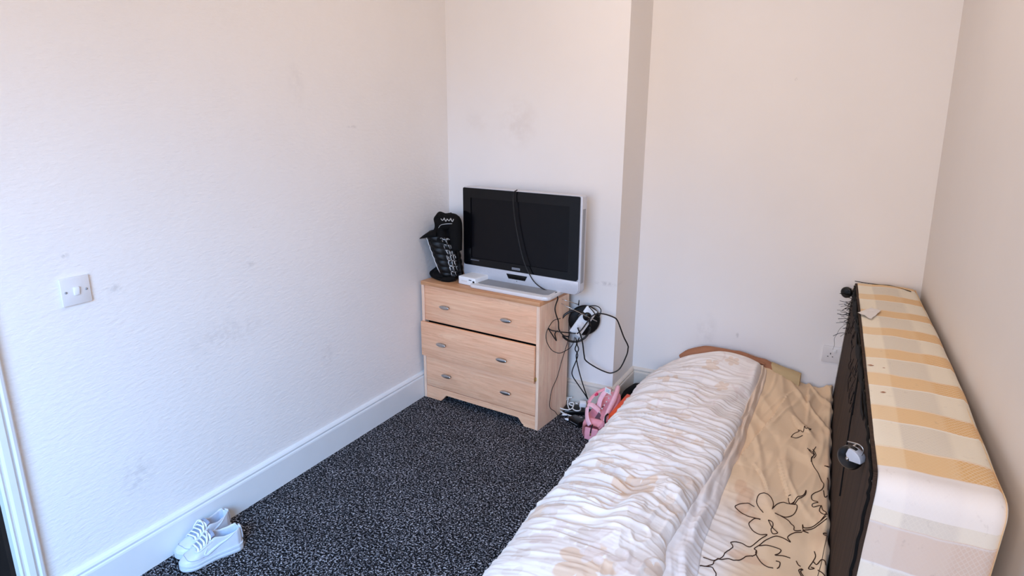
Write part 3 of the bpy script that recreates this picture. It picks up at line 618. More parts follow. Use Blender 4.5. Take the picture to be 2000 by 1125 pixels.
# white charging leads tangled on the floor
def clampz(pts, zmin): return [(x, y, max(z, zmin)) for x, y, z in pts]
wc = root('charging_lead', (.84, -.12, 0), 'white charging lead tangled on the floor beside the chest', 'cable')
for k in ('white1', 'white2', 'white3', 'white4'):
    mk('strand', *tube(clampz(D[k], .033 if k != 'white1' else .012), .0034, 8), m_wcable, wc)
mk('plug', *xf(box(-.013, .013, -.006, .006, -.004, .004, .002), (.835, -.178, .0155), (0, 0, .5)), m_white_pl, wc, angle=40)
# white mains plugs at the right of the tangle
pg = root('mains_plug', (.905, -.105, .05), 'white plug pushed in among the white lead by the pink backpack', 'plug')
mk('body', *xf(box(-.018, .018, -.014, .014, 0, .028, .004, 2), (.908, -.108, .052), (.2, .1, .5)), m_white_pl, pg, angle=40)
for k in range(3): mk('pin', *xf(box(-.009, .0, -.002, .002, -.0015, .0015), (.894, -.118+.008*k, .068-.006*(k == 1)), (.2, .1, .5)), m_steel, pg, smooth=False)
ex = root('extension_block', (.845, -.10, 0), 'black extension block on the carpet under the white charging lead', 'extension block')
mk('body', *xf(box(-.055, .065, -.045, .04, .001, .026, .006, 3), (.852, -.095, 0), (0, 0, .45)), m_black_pl, ex, angle=40)
mk('socket_face', *xf(box(-.045, .055, -.032, .028, .025, .029, .002), (.852, -.095, 0), (0, 0, .45)), m_rubber, ex, angle=40)
ad = root('power_adapter', (.915, -.215, 0), 'small black power adapter with a white tip on the carpet by the pink backpack', 'adapter')
mk('body', *xf(box(-.042, .042, -.024, .024, .001, .034, .004, 2), (.925, -.222, 0), (0, 0, -.45)), m_black_pl, ad, angle=40)
mk('ridge', *xf(box(-.03, .03, -.0245, -.020, .012, .015, .001), (.925, -.222, 0), (0, 0, -.45)), m_silver_dk, ad, angle=40)
mk('tip', *tube([(.888, -.214, .010), (.866, -.214, .010), (.852, -.211, .009)], [.006, .006, .004], 10, 3), m_white_pl, ad)

# ------------------------------------------------------------ pink backpack
pk = root('pink_backpack', (1.05, -.21, 0), 'small open pink backpack standing on the carpet between the chest and the bed', 'backpack')
def pk_sec(s):
    """outline at depth fraction s (0 near end, 1 far end): floor half width, height, centre x"""
    return .042+.018*math.sin(math.pi*min(1, .25+s*.7)), .098+.075*s, 1.052+.012*s
V = []; ns, nr = 26, 36; Y0, Y1 = -.352, -.075
for i in range(ns):
    s = i/(ns-1); hw, hh, cx = pk_sec(s); y = Y0+(Y1-Y0)*s
    end = min(1, math.sqrt(max(0, 1-(1-min(s/.10, 1))**2))*.3+.7, math.sqrt(max(0, 1-(1-min((1-s)/.12, 1))**2))*.3+.7)
    for j in range(nr):
        a = 2*math.pi*j/nr-math.pi/2; ca, sa = math.cos(a), math.sin(a)
        x = cx+hw*end*math.copysign(abs(ca)**.42, ca)+.022*(hh*(.5+.5*sa))/.15*0.6; z = hh*.5+hh*.5*math.copysign(abs(sa)**.42, sa)*end
        # the mouth sags in along the top
        if sa > .75 and .12 < s < .9: z -= .034*sstep(.75, .9, sa)*sstep(.12, .25, s)*(1-sstep(.78, .9, s))
        wob = .004*float(perlin(np.array(s*7+3), np.array(a*2)))
        V.append((x+wob, y, max(.001, z+wob)))
F = grid_faces(ns, nr, True)+[list(range(nr)), [(ns-1)*nr+j for j in range(nr)][::-1]]
mk('body', V, F, m_pink, pk)
mk('lining', *xf(box(-.026, .030, -.085, .085, 0, .004, .001), (1.070, -.20, .098), (.22, .1, 0)), m_pink_in, pk, angle=40)
mk('front_pocket', *xf(box(-.036, .036, -.010, .012, .003, .070, .008, 3), (1.056, -.354, 0), (-.10, 0, -.06)), m_pink, pk, angle=40)
mk('zip', *tube([(1.064, -.360, .094), (1.060, -.3665, .075), (1.058, -.371, .05)], .0030, 6, 4), m_rubber, pk)
mk('zip_pull', *box(1.0555, 1.0605, -.3745, -.3705, .036, .05, .001), m_brass, pk, angle=40)
flat = (2.6, .5, (0, -.5, 1))
mk('strap', *tube([(1.010, -.30, .150), (1.018, -.325, .125), (1.032, -.350, .108), (1.050, -.362, .088)], .0075, 10, 6, (1.9, .45, (-.5, -.6, .4))), m_pink_lt, pk)
mk('strap', *tube([(1.002, -.275, .150), (1.022, -.275, .156), (1.045, -.27, .142), (1.062, -.265, .125)], .0075, 10, 6, (1.9, .4, (0, -.5, 1))), m_pink_lt, pk)
mk('strap', *tube([(1.048, -.24, .130), (1.050, -.225, .170), (1.064, -.205, .205), (1.074, -.19, .212)], .0075, 10, 6, (1.7, .4, (0, -1, .3))), m_pink_lt, pk)
mk('strap', *tube([(1.000, -.262, .155), (1.012, -.245, .182), (1.030, -.22, .202), (1.05, -.20, .214), (1.074, -.19, .224), (1.086, -.17, .212)], .006, 10, 6, (1.6, .4, (0, -.4, 1))), m_pink, pk)
mk('buckle', *tube([(1.034, -.228, .196), (1.036, -.240, .206), (1.030, -.248, .196)], .006, 8, 4), m_hotpink, pk)
mk('side_panel', *tube([(1.104, -.31, .09), (1.104, -.25, .125), (1.108, -.18, .165), (1.104, -.12, .195), (1.095, -.08, .19)], [.008, .012, .014, .014, .008], 10, 6, (.9, 1.6, (0, 0, 1))), m_pink_lt, pk)
mk('teeth', *join(*[box(1.062+.0035*k, 1.068+.0035*k, -.27+.022*k, -.262+.022*k, .118+.011*k, .125+.011*k, .0015, 1) for k in range(7)]), m_paper, pk, smooth=False)
# hanging card tag
Tq = np.array(D['tag'], float)+np.array((.006, 0, 0)); nrm_ = np.array((0, -.0012, 0))
tg = mk('card_tag', np.vstack([Tq+nrm_, Tq-nrm_]), [[0, 1, 2, 3][::-1], [4, 5, 6, 7], [0, 4, 5, 1][::-1], [1, 5, 6, 2][::-1], [2, 6, 7, 3][::-1], [3, 7, 4, 0][::-1]], m_paper, pk, smooth=False)
tg['label'] = 'white card tag with blue-grey print'; tg['_off'] = list(pk['_off'])
mk('tag_thread', *tube([Tq[2]*.5+Tq[3]*.5, Tq[2]*.5+Tq[3]*.5+np.array((.004, .02, -.02)), (1.062, -.22, .185)], .0008, 5, 4), m_wcable, pk)
pr = []
for k, (f0, f1) in enumerate(((.25, .34), (.45, .52), (.62, .72))):
    q = [Tq[0]*(1-a)*(1-b)+Tq[1]*a*(1-b)+Tq[2]*a*b+Tq[3]*(1-a)*b for a, b in ((.2, f0), (.8, f0), (.8, f1), (.2, f1))]
    q = np.array(q)+nrm_*1.6; pr.append((np.vstack([q, q-nrm_*.3]), [[0, 1, 2, 3][::-1], [4, 5, 6, 7], [0, 4, 5, 1], [1, 5, 6, 2], [2, 6, 7, 3], [3, 7, 4, 0]]))
mk('printing', *join(*pr), m_print_blue, tg, smooth=False)
# orange folder, red pouch, black bag squeezed against the breast
of = root('orange_folder', (1.13, -.17, 0), 'bright orange flat plastic case on edge between pink backpack and bed', 'case')
mk('case', *xf(box(-.013, .013, -.115, .11, .0, .150, .004, 2), (1.128, -.168, .004), (.10, .14, -.05)), m_orange, of, angle=40)
mk('spine', *xf(box(-.0145, .0145, -.118, -.108, .004, .146, .003, 2), (1.128, -.168, .004), (.10, .14, -.05)), m_orange, of, angle=40)
mk('strap', *tube([(1.118, -.292, .135), (1.112, -.312, .125), (1.118, -.318, .09), (1.14, -.30, .06)], .0045, 8, 5), m_rubber, of)
bb = root('black_pouch', (1.12, .1, 0), 'crumpled black cloth bag in the gap between breast skirting and bed', 'bag')
mk('body', *lump((1.115, .10, .045), (.052, .17, .05), 3, .7), m_bagcloth, bb)
mk('fold', *tube([(1.09, -.03, .06), (1.10, .06, .10), (1.12, .16, .105), (1.13, .24, .08)], [.012, .022, .022, .012], 12, 6), m_bagcloth, bb)
rp = root('red_pouch', (1.16, -.06, 0), 'small dark red pouch with a pink trim behind the orange case', 'pouch')
mk('body', *lump((1.163, -.07, .066), (.018, .055, .062), 9, .7), m_red, rp)
mk('trim', *tube([(1.166, -.115, .118), (1.168, -.075, .133), (1.168, -.03, .125), (1.170, -.01, .10)], .005, 8, 6), m_pink, rp)

# ------------------------------------------------------------ trainers
def trainer(name, loc, rz, label, mirror=1):
    r = root(name, loc, label, 'shoe', 'pair of white trainers by the left skirting', rz=rz, local=True)
    Ls = .222
    hwp = [(0, .004), (.02, .016), (.06, .027), (.14, .0365), (.26, .0405), (.40, .037), (.55, .033), (.75, .034), (.90, .031), (.97, .022), (1, .006)]
    def hw(s, add=0): return float(np.interp(s, [a for a, _ in hwp], [b for _, b in hwp]))+add
    def bend(s): return .010*mirror*math.sin(math.pi*min(1, s*1.1))-.004*mirror      # last curves inward at the toe
    ss = np.concatenate([np.linspace(0, .1, 8)[:-1], np.linspace(.1, .9, 34)[:-1], np.linspace(.9, 1, 9)])
    # cupsole with a slight toe spring and a moulded line
    V = []; ringn = 8
    for s in ss:
        w = hw(s, .0035); zb = .008*(1-s/.25)**2 if s < .25 else 0.0; zt = .024+.006*sstep(.4, 1, s)+zb*.6
        for a, zf in ((.90, 0), (1.0, .18), (1.015, .55), (.985, .62), (1.01, .70), (1.0, 1.0), (.8, 1.02), (0, 1.0)):
            V.append((s*Ls, bend(s)+w*a, zb+(zt-zb)*zf))
        for a, zf in ((.8, 1.02), (1.0, 1.0), (1.01, .70), (.985, .62), (1.015, .55), (1.0, .18), (.90, 0), (0, 0)):
            V.append((s*Ls, bend(s)-w*a, zb+(zt-zb)*zf))
    k = 16; F = grid_faces(len(ss), k, True)+[list(range(k)), [(len(ss)-1)*k+j for j in range(k)][::-1]]
    so = mk('sole', V, F, m_sole, r, angle=45)
    # leather upper
    top = [(0, .030), (.03, .040), (.10, .047), (.20, .055), (.32, .070), (.46, .088), (.52, .092), (.70, .080), (.85, .083), (.95, .091), (1, .088)]
    def tz(s): return float(np.interp(s, [a for a, _ in top], [b for _, b in top]))
    ncs = 41; V = []
    def dome(s, q):   # q -1..1 round the section
        w = hw(s, -.001); z0 = .022+.005*sstep(.4, 1, s); h = tz(s)-z0; a = q*math.pi/2
        return w*math.copysign(abs(math.sin(a))**.62, a), z0+h*max(0, math.cos(a))**.80
    def wallp(s, q):
        w = hw(s, -.001); z0 = .022+.005*sstep(.4, 1, s); h = tz(s); sg = math.copysign(1, q); b = 1-abs(q)
        if b < .5: f = b/.5; return sg*w*(1-.16*f**1.5), z0+(h-z0)*f
        if b < .62: f = (b-.5)/.12; return sg*w*(.84-.12*f), h+.002*math.sin(f*math.pi)-.001*f
        if b < .85: f = (b-.62)/.23; return sg*w*(.72-.06*f), h-(h-.036)*f
        return sg*w*.66*(1-(b-.85)/.15), .034
    for s in ss:
        o_ = sstep(.47, .56, s)*(1-sstep(.945, .985, s))
        for j in range(ncs):
            q = -1+2*j/(ncs-1); y1, z1_ = dome(s, q); y2, z2_ = wallp(s, q)
            V.append((s*Ls*.985+.0015, bend(s)+y1*(1-o_)+y2*o_, z1_*(1-o_)+z2_*o_))
    F = grid_faces(len(ss), ncs)
    up_ = mk('upper', V, [f[::-1] for f in F], m_leather, r)
    up_['_off'] = [0, 0, 0]
    def surf(s, q, off=.001):
        y, z = dome(s, q); y2, z2 = dome(s, q*.98); n = np.array((0, y, (z-.02)*1.2)); n = n/(np.linalg.norm(n)+1e-9)
        return np.array((s*Ls*.985+.0015, bend(s)+y, z))+n*off
    # inside lining, tongue, vamp mesh, laces
    Vl = []; nl = 14
    sl = np.linspace(.52, .955, 20)
    for s in sl:
        for j in range(nl):
            q = -1+2*j/(nl-1); w = hw(s)*.67; Vl.append((s*Ls*.985+.001, bend(s)+w*.97*math.copysign(abs(q)**.35, q), .0365+(tz(s)-.041)*abs(q)**5))
    mk('lining', Vl, [f[::-1] for f in grid_faces(len(sl), nl)], m_lining, r)
    tn = []
    for i in range(14):
        f = i/13; s = .27+.29*f
        for j in range(9):
            q = -.26+.52*j/8; p_ = surf(s if s < .45 else .45+(s-.45)*.7, q*(1+.25*f), .002+.010*sstep(.5, 1, f)); p_[0] = s*Ls; tn.append(p_)
    mk('tongue', tn, [f[::-1] for f in grid_faces(14, 9)], m_mesh_grey, r)
    for k_ in range(5):
        s = .275+.052*k_; z_ = .0045+.0012*k_
        mk('lace', *tube([surf(s, -.34, .002), surf(s+.012, -.15, z_), surf(s-.002, .12, z_+.001), surf(s+.012, .34, .002)], .0032, 8, 5, (1.2, .6, (0, 0, 1))), m_lace, r)
    mk('lace', *tube([surf(.50, -.10, .010), surf(.47, .12, .017), surf(.43, .30, .012), surf(.40, .42, .006)], .0022, 8, 5), m_lace, r)
    mk('lace', *tube([surf(.50, .12, .010), surf(.46, -.06, .018), surf(.44, -.30, .013), surf(.40, -.44, .006)], .0022, 8, 5), m_lace, r)
    # eyestay, toe-cap and mudguard overlays as raised edges
    for sg in (-1, 1):
        mk('eyestay', *tube([surf(.255, sg*.10, .001), surf(.265, sg*.32, .0015), surf(.34, sg*.40, .0015), surf(.42, sg*.42, .0015), surf(.50, sg*.44, .0015)], .0042, 8, 6, (1.3, .35, (0, 0, 1))), m_leather, r)
    mk('toe_cap_seam', *tube([surf(.34, -.86, .0006), surf(.20, -.74, .0006), surf(.11, -.45, .0006), surf(.095, 0, .0006), surf(.11, .45, .0006), surf(.20, .74, .0006), surf(.34, .86, .0006)], .0011, 6, 6), m_stitch, r)
    mk('heel_tab', *tube([np.array((Ls*.995, bend(1.0), .04)), np.array((Ls*.992, bend(1.0), .07)), np.array((Ls*.975, bend(.98), .090))], [.010, .009, .008], 10, 5, (1.4, .5, (1, 0, 0))), m_leather, r)
    # the raised curved side flash, on both sides
    for sg in (-1, 1):
        low = [(.40, .84), (.36, .88), (.345, .80), (.37, .72)]
        P1 = []
        ctr = [(.425, .60, .0012), (.37, .74, .0032), (.40, .845, .0050), (.50, .80, .0062), (.62, .71, .0048), (.76, .60, .0030), (.88, .50, .0010)]
        pts = [wallp(s, sg*(q if s > .5 else q)) if s > .52 else dome(s, sg*q) for s, q, _ in ctr]
        pts = [np.array((s*Ls*.985, bend(s)+y+sg*.0012, z)) for (s, q, _), (y, z) in zip(ctr, pts)]
        mk('side_flash', *tube(pts, [c_[2] for c_ in ctr], 8, 6, (1.0, .34, (0, sg, .25))), m_flash, r)
    return r
trainer('trainer', (.120, -1.950, 0), math.atan2(.2, .068), 'white trainer nearest the camera, toe forward beside its partner on the carpet', 1)
trainer('trainer', (.060, -1.918, 0), math.atan2(.225, .012), 'white trainer standing closest to the left skirting, half behind its partner', -1)

# ------------------------------------------------------------ the bed: sheet over the mattress, duvet, pillow
def head_hump(x, y, a): return a*np.exp(-((x-1.60)/.27)**2-((y-.22)/.22)**2)
def ridge(x, y, pts, wdt, amp, pw=2.0):
    d, s, f = seg_dist(x, y, pts); return amp*np.exp(-(d/wdt)**pw)*np.sin(np.clip(f, .02, .98)*math.pi)**.5
def step_fold(x, y, pts, wdt, amp):
    d, s, f = seg_dist(x, y, pts); tap = np.sin(np.clip(f, .0, 1)*math.pi)**.6
    return amp*tap*np.where(s > 0, np.exp(-(d/wdt)), -np.exp(-(d/(wdt*.35)))*.6)
def h_sheet(x, y):
    x = np.asarray(x, float); y = np.asarray(y, float)
    h = .226+.118*np.exp(-((x-1.66)/.25)**2-((y-.20)/.24)**2)
    h = h+.008*perlin(x*3+1, y*2.2)+.007*perlin(x*9+3+y*2, y*3.5+7)
    m = sstep(-1.35, -.2, y)                                   # deeper folds towards the head
    f1 = perlin(x*9+y*3.2+2, y*1.7-x*1.1+5); h = h+.022*m*np.maximum(0, .45-np.abs(f1)*1.6)
    f2 = perlin(x*16-y*2+9, y*3+1); h = h+.013*m*np.maximum(0, .4-np.abs(f2)*1.5)
    lw = sstep(-.7, -1.1, y)*sstep(1.98, 1.80, x); f3 = perlin(x*5+y*3, y*24+x*5); h = h+.010*lw*np.maximum(0, .5-np.abs(f3)*1.5)
    for k, (p, wd, am) in enumerate((('crease1', .05, .017), ('crease2', .030, .010), ('crease3', .03, .010), ('crease4', .03, .008), ('crease5', .028, .008))):
        h = h+step_fold(x, y, D[p], wd, am)
    g = sstep(2.02, 2.10, x+.038*(y-.32))                        # gathered along the divan
    h = h+g*(.010*np.sin(y*21+3*perlin(x*4, y*5))+.012)+.014*g*sstep(.1, .3, y)
    return h
def xr_sheet(y): return 2.090+.038*(.322-np.asarray(y, float))
ys = np.linspace(.318, -1.62, 330); us = np.linspace(0, 1, 170)
Yg, Ug = np.meshgrid(ys, us, indexing='ij'); Xg = 1.26+(xr_sheet(Yg)-1.26)*Ug
Xg = Xg+.004*np.sin(Yg*40)*(Ug > .97)
Zg = h_sheet(Xg, Yg)
edge = np.minimum.reduce([(Xg-1.26)/.04, (xr_sheet(Yg)-Xg)/.012, (.318-Yg)/.02, (Yg+1.62)/.04]); Zg = Zg-.02*(1-np.clip(edge, 0, 1))**2
nx_, ny_ = len(ys), len(us)
V = np.stack([Xg, Yg, Zg], -1).reshape(-1, 3); F = grid_faces(nx_, ny_)
loop = [j for j in range(ny_)]+[i*ny_+ny_-1 for i in range(1, nx_)]+[(nx_-1)*ny_+j for j in range(ny_-2, -1, -1)]+[i*ny_ for i in range(nx_-2, 0, -1)]
low = V[loop].copy(); low[:, 2] = .004; b0 = len(V); V = np.vstack([V, low]); n = len(loop)
F += [[loop[(i+1) % n], loop[i], b0+i, b0+(i+1) % n] for i in range(n)]
F = [f[::-1] for f in F]
# cloth colour: warm beige, window light painted in as cream towards the foot on the duvet side, brown stain-like flower wash
x, y = V[:, 0], V[:, 1]
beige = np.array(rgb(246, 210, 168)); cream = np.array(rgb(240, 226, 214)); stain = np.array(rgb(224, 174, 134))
window_light = np.clip(sstep(-.72, -1.15, y)*sstep(2.0, 1.84, x+.05*perlin(x*5, y*5))+0, 0, 1)[:, None]
c = beige*(1-window_light)+cream*window_light
def wash(cx, cy, rx, ry, k): 
    d = np.hypot((x-cx)/rx, (y-cy)/ry)+.35*perlin(x*14+cx*9, y*14); return (k*(1-sstep(.75, 1.0, d)))[:, None]
for cx, cy, rx, ry, k in ((1.86, -.90, .03, .10, .5), (1.92, -1.22, .07, .03, .45), (1.88, -.99, .04, .05, .3), (1.83, -.82, .03, .05, .5), (2.11, -.6, .02, .5, .25)): c = c*(1-wash(cx, cy, rx, ry, k))+stain*wash(cx, cy, rx, ry, k)
sh = root('bed_sheet', (1.7, -.6, 0), 'creased beige bed sheet with dark flower outlines over the low mattress', 'bed sheet')
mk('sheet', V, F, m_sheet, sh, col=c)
# embroidered outlines: raised threads following the cloth
parts_ = []
for k_, v_ in D.items():
    if not k_.startswith('ln_'): continue
    P = smooth_path([(a, b, 0) for a, b in v_], 5 if len(v_) > 2 else 1)
    keep = P[:, 0] < xr_sheet(P[:, 1])-.006
    P = P[keep]
    if len(P) < 2: continue
    P[:, 2] = h_sheet(P[:, 0], P[:, 1])+.0010
    parts_.append(tube(P, .0016 if k_ != 'ln_s1' else .0009, 5, 1))
eb = mk('embroidery', *join(*parts_), m_ink, sh); eb['label'] = 'dark brown embroidered branches and flower outlines'; eb['kind'] = 'stuff'

# duvet --------------------------------------------------------------
de = np.array(D['duv_edge'])
def xr_duvet(y): return np.interp(-np.asarray(y, float), -np.array([.24, .12, -.26, -.724, -.968, -1.211, -1.348, -1.447, -1.9]), [1.752, 1.765, 1.757, 1.744, 1.715, 1.703, 1.690, 1.715, 1.76])
prof = np.array([(1.215, .006), (1.190, .05), (1.180, .10), (1.187, .155), (1.212, .208), (1.262, .250), (1.34, .280), (1.44, .297), (1.56, .304), (1.66, .306), (1.71, .300), (1.742, .285), (1.757, .262), (1.755, .238)])
pp = smooth_path(np.c_[prof, np.zeros(len(prof))], 20)[:, :2]; sd = np.r_[0, np.cumsum(np.hypot(*np.diff(pp, axis=0).T))]
NU, NV = 620, 300
uu = np.linspace(0, sd[-1], NV); px_, pz_ = np.interp(uu, sd, pp[:, 0]), np.interp(uu, sd, pp[:, 1])
yy = np.linspace(.262, -1.90, NU)
Yg, Ug = np.meshgrid(yy, np.arange(NV), indexing='ij')
PX = np.broadcast_to(px_, Yg.shape); PZ = np.broadcast_to(pz_, Yg.shape)
fr = sstep(1.45, 1.757, PX); Xg = PX+fr*(xr_duvet(Yg)-1.757)
Xg = Xg+(1-sstep(1.2, 1.5, PX))*(.012*perlin(Yg*2.3, Yg*0+4)+.006*perlin(Yg*7, Yg*0+1))
topm = sstep(.20, .28, PZ); Zg = PZ.copy()
Zg = Zg+topm*(head_hump(Xg, Yg, .085)+.012*perlin(Xg*3+3, Yg*2.5)+.008*perlin(Xg*6, Yg*5+2))
# head end rolls over, foot end falls to the floor
hd = np.clip((Yg-.17)/.092, 0, 1); Zg = Zg-(Zg-.16)*(1-np.sqrt(np.maximum(0, 1-hd**2)))*topm
ft = np.clip((-1.60-Yg)/.30, 0, 1); Zg = .01+(Zg-.01)*np.sqrt(np.maximum(0, 1-ft**2.2))
crown = sstep(.10, .22, PZ)
# cross wrinkles: ruched along the length of the bed, fine and sharp near the left edge
wx = Xg+.03*perlin(Xg*4, Yg*6); wy = Yg+.10*(Xg-1.4)+.018*perlin(Xg*5+9, Yg*7)
r1 = perlin(wx*3.2+11, wy*17); r2_ = perlin(wx*4.5+3, wy*31+8); r3 = perlin(wx*8+1, wy*52)
def sharp(n, k=1.6): return np.maximum(0, .55-np.abs(n)*k)
body = sstep(.24, .0, Yg)*(.30+.70*sstep(-1.50, -1.25, Yg))*(.60+.40*sstep(1.80, 1.40, Xg))
amt = body*sstep(.04, .16, PZ)*(1-.65*sstep(1.48, 1.68, Xg)*sstep(-.75, -.30, Yg))
wr = amt*(.028*sharp(r1)+.020*sharp(r2_)+.0055*sharp(r3)+.008*r1)
rad = sstep(1.45, 1.62, Xg)*sstep(-.85, -1.0, Yg); r4 = perlin((Xg-1.78)*9+Yg*9, (Xg)*17-Yg*5+3); wr = wr*(1-.5*rad)+rad*.011*sharp(r4)
rg = ridge(Xg, Yg, D['ridge1'], .055, .030)+ridge(Xg, Yg, D['ridge2'], .028, .020)+ridge(Xg, Yg, D['ridge3'], .045, .022)+ridge(Xg, Yg, D['valley1'], .05, -.022)+ridge(Xg, Yg, D['valley3'], .035, -.018)
rg = rg+ridge(Xg, Yg, [(1.755, .20), (1.745, .10), (1.748, .0), (1.74, -.1)], .020, .022)
Zg = Zg+topm*rg+wr*np.where(PZ < .2, .35, 1.0)
Xg = Xg-wr*(1-sstep(.12, .26, PZ))*(Xg < 1.4)
V = np.stack([Xg, Yg, np.maximum(Zg, .004)], -1).reshape(-1, 3); F = [f for f in grid_faces(NU, NV)]
x, y, pz = Xg.ravel(), Yg.ravel(), PZ.ravel()
white = np.array(rgb(246, 234, 224)); tan1 = np.array(rgb(226, 208, 194)); tan2 = np.array(rgb(232, 198, 166)); pale = np.array(rgb(236, 218, 208))
c = np.broadcast_to(white, (len(x), 4)).copy()
su = np.broadcast_to(uu, Yg.shape).ravel()+1.05-0.0
def flower(cx, cy, r, rot, colr, k, pet=5):
    global c
    dx, dy = x-cx, y-cy; q = np.hypot(dx, dy); m = q < r*1.2
    a = np.arctan2(dy[m], dx[m])+rot; lim = r*(.42+.58*np.abs(np.cos(a*pet/2))**.7); f = k*(1-sstep(.90, 1.0, q[m]/lim))
    c[m] = c[m]*(1-f[:, None])+np.asarray(colr)*f[:, None]
def stem(pts, wd, colr, k):
    global c
    d, s, f = seg_dist(x, y, pts); g = k*(1-sstep(wd*.6, wd, d)); c = c*(1-g[:, None])+np.asarray(colr)*g[:, None]
fl_ = D['flowers']
flower(*fl_[0], .055, .3, tan1, .85, 5); flower(*fl_[1], .105, 1.1, tan2, .8, 5); flower(*fl_[2], .035, .2, tan1, .7); flower(*fl_[3], .055, .8, pale, .9); flower(*fl_[4], .05, 2., pale, .8)
flower(*fl_[5], .09, .5, tan2, .75); flower(*fl_[6], .05, 1.4, tan1, .5); flower(*fl_[7], .05, .4, tan1, .75); flower(*fl_[8], .03, 0, pale, .8)
rs = random.Random(12)
for k in range(64):
    yy0 = .2-1.9*rs.random(); xx0 = 1.2+.55*rs.random(); flower(xx0, yy0, .025+.035*rs.random(), rs.random()*6, rs.choice([tan1, pale, tan1, tan2]), (.30+.35*rs.random())*(.7 if -1.25 < yy0 < -.15 else 1.1))
for k in range(16):
    yy0 = .2-1.9*rs.random(); xx0 = 1.25+.45*rs.random(); a = rs.random()*6.28; q = [(xx0+.05*i*math.cos(a+.35*i), yy0+.05*i*math.sin(a+.35*i)) for i in range(5)]; stem(q, .006, pale, .7)
dv = root('duvet', (1.45, -.7, 0), 'rumpled white duvet with faded tan flowers covering the bed', 'duvet')
mk('cover', V, [f[::-1] for f in F], m_duvet, dv, col=c)
# the loose open hem lying along the duvet's right side
hr_y = [.20, .10, -.02, -.123, -.35, -.581, -.844, -1.106, -1.248, -1.424, -1.60]; hr_x = [1.782, 1.795, 1.790, 1.786, 1.782, 1.790, 1.780, 1.779, 1.783, 1.805, 1.83]
yh = np.linspace(.20, -1.62, 360); nv = 30; V = []; 
for yv in yh:
    a = float(xr_duvet(yv))-.022; b = float(np.interp(-yv, -np.array(hr_y), hr_x))+.006*float(perlin(np.array(yv*9), np.array(.5)))
    za = .262+float(head_hump(np.array(a), np.array(yv), .085)); zb = float(h_sheet(np.array(b), np.array(yv)))
    for j in range(nv):
        f = j/(nv-1); xx = a+(b-a)*f
        zt = za*(1-f)+zb*f+.020*math.sin(math.pi*f)**.8+.016*float(perlin(np.array(f*3.2+yv*1.5), np.array(yv*7)))*math.sin(math.pi*f)+.005*math.sin(f*13+yv*5+2*float(perlin(np.array(yv*4), np.array(.2))))*math.sin(math.pi*f)
        zt += .008*max(0, .4-abs(float(perlin(np.array(f*4+yv*2+7), np.array(yv*5+3)))))*math.sin(math.pi*f)
        V.append((xx, yv, max(zt, float(h_sheet(np.array(xx), np.array(yv)))+.003*(1-f)+.0006)))
V = np.array(V); nh = len(yh); top_n = len(V)
F = grid_faces(nh, nv)
Vb = V.copy(); Vb[:, 2] -= .004; F2 = [[i+top_n for i in f][::-1] for f in F]; rim = [[i*nv+nv-1, (i+1)*nv+nv-1, (i+1)*nv+nv-1+top_n, i*nv+nv-1+top_n][::-1] for i in range(nh-1)]
hc = np.array(rgb(240, 212, 184)); hc2 = np.array(rgb(242, 232, 226)); ff = sstep(-.3, -1.2, V[:, 1])[:, None]; ch_ = hc*(1-ff)+hc2*ff
he = mk('hem', np.vstack([V, Vb]), [f[::-1] for f in F+F2+rim], m_duvet, dv, col=np.vstack([ch_, ch_])); he['label'] = 'loose pale hem along the right side'

# pillow --------------------------------------------------------------
pt = D['pillow_top']; pxs = [q[0] for q in pt]; pzs = [q[2] for q in pt]
pw = root('pillow', (1.6, .26, .22), 'flattened brown pillow wedged between the duvet and the alcove wall', 'pillow')
def pillow_part(x0, x1, mat, grow, name, taper0, taper1, seed):
    n, k = 44, 28; V = []
    for i in range(n):
        f = i/(n-1); xx = x0+(x1-x0)*f; zt = float(np.interp(xx, pxs, pzs))+grow+.004*float(perlin(np.array(xx*14+seed), np.array(.3)))
        tp = min(1, (max(0, f)/.16)**.6 if taper0 else 1, (max(0, 1-f)/.16)**.6 if taper1 else 1); tp = max(tp, .06)
        zb = .19; cz = zt-(zt-zb)*.5*tp; hz = (zt-zb)*.5*tp; hy = .046*tp**.5+grow
        for j in range(k):
            a = 2*math.pi*j/k; V.append((xx, .268+hy*math.copysign(abs(math.cos(a))**.8, math.cos(a))*(1+.08*float(perlin(np.array(xx*9), np.array(a*2+seed)))), cz+hz*math.copysign(abs(math.sin(a))**.8, math.sin(a))))
    return mk(name, V, grid_faces(n, k, True)+[list(range(k)), [(n-1)*k+j for j in range(k)][::-1]], mat, pw)
pillow_part(1.322, 1.90, m_pillow, 0, 'body', True, True, 2)
po = pillow_part(1.795, 1.938, m_khaki, .003, 'case_end', True, False, 6); po['label'] = 'paler khaki end of the pillowcase'
mk('fold', *tube([(1.60, .235, .368), (1.66, .228, .367), (1.72, .224, .358), (1.77, .222, .345)], [.004, .012, .012, .004], 10, 6, (1.2, .5, (0, -.3, 1))), m_pillow, pw)

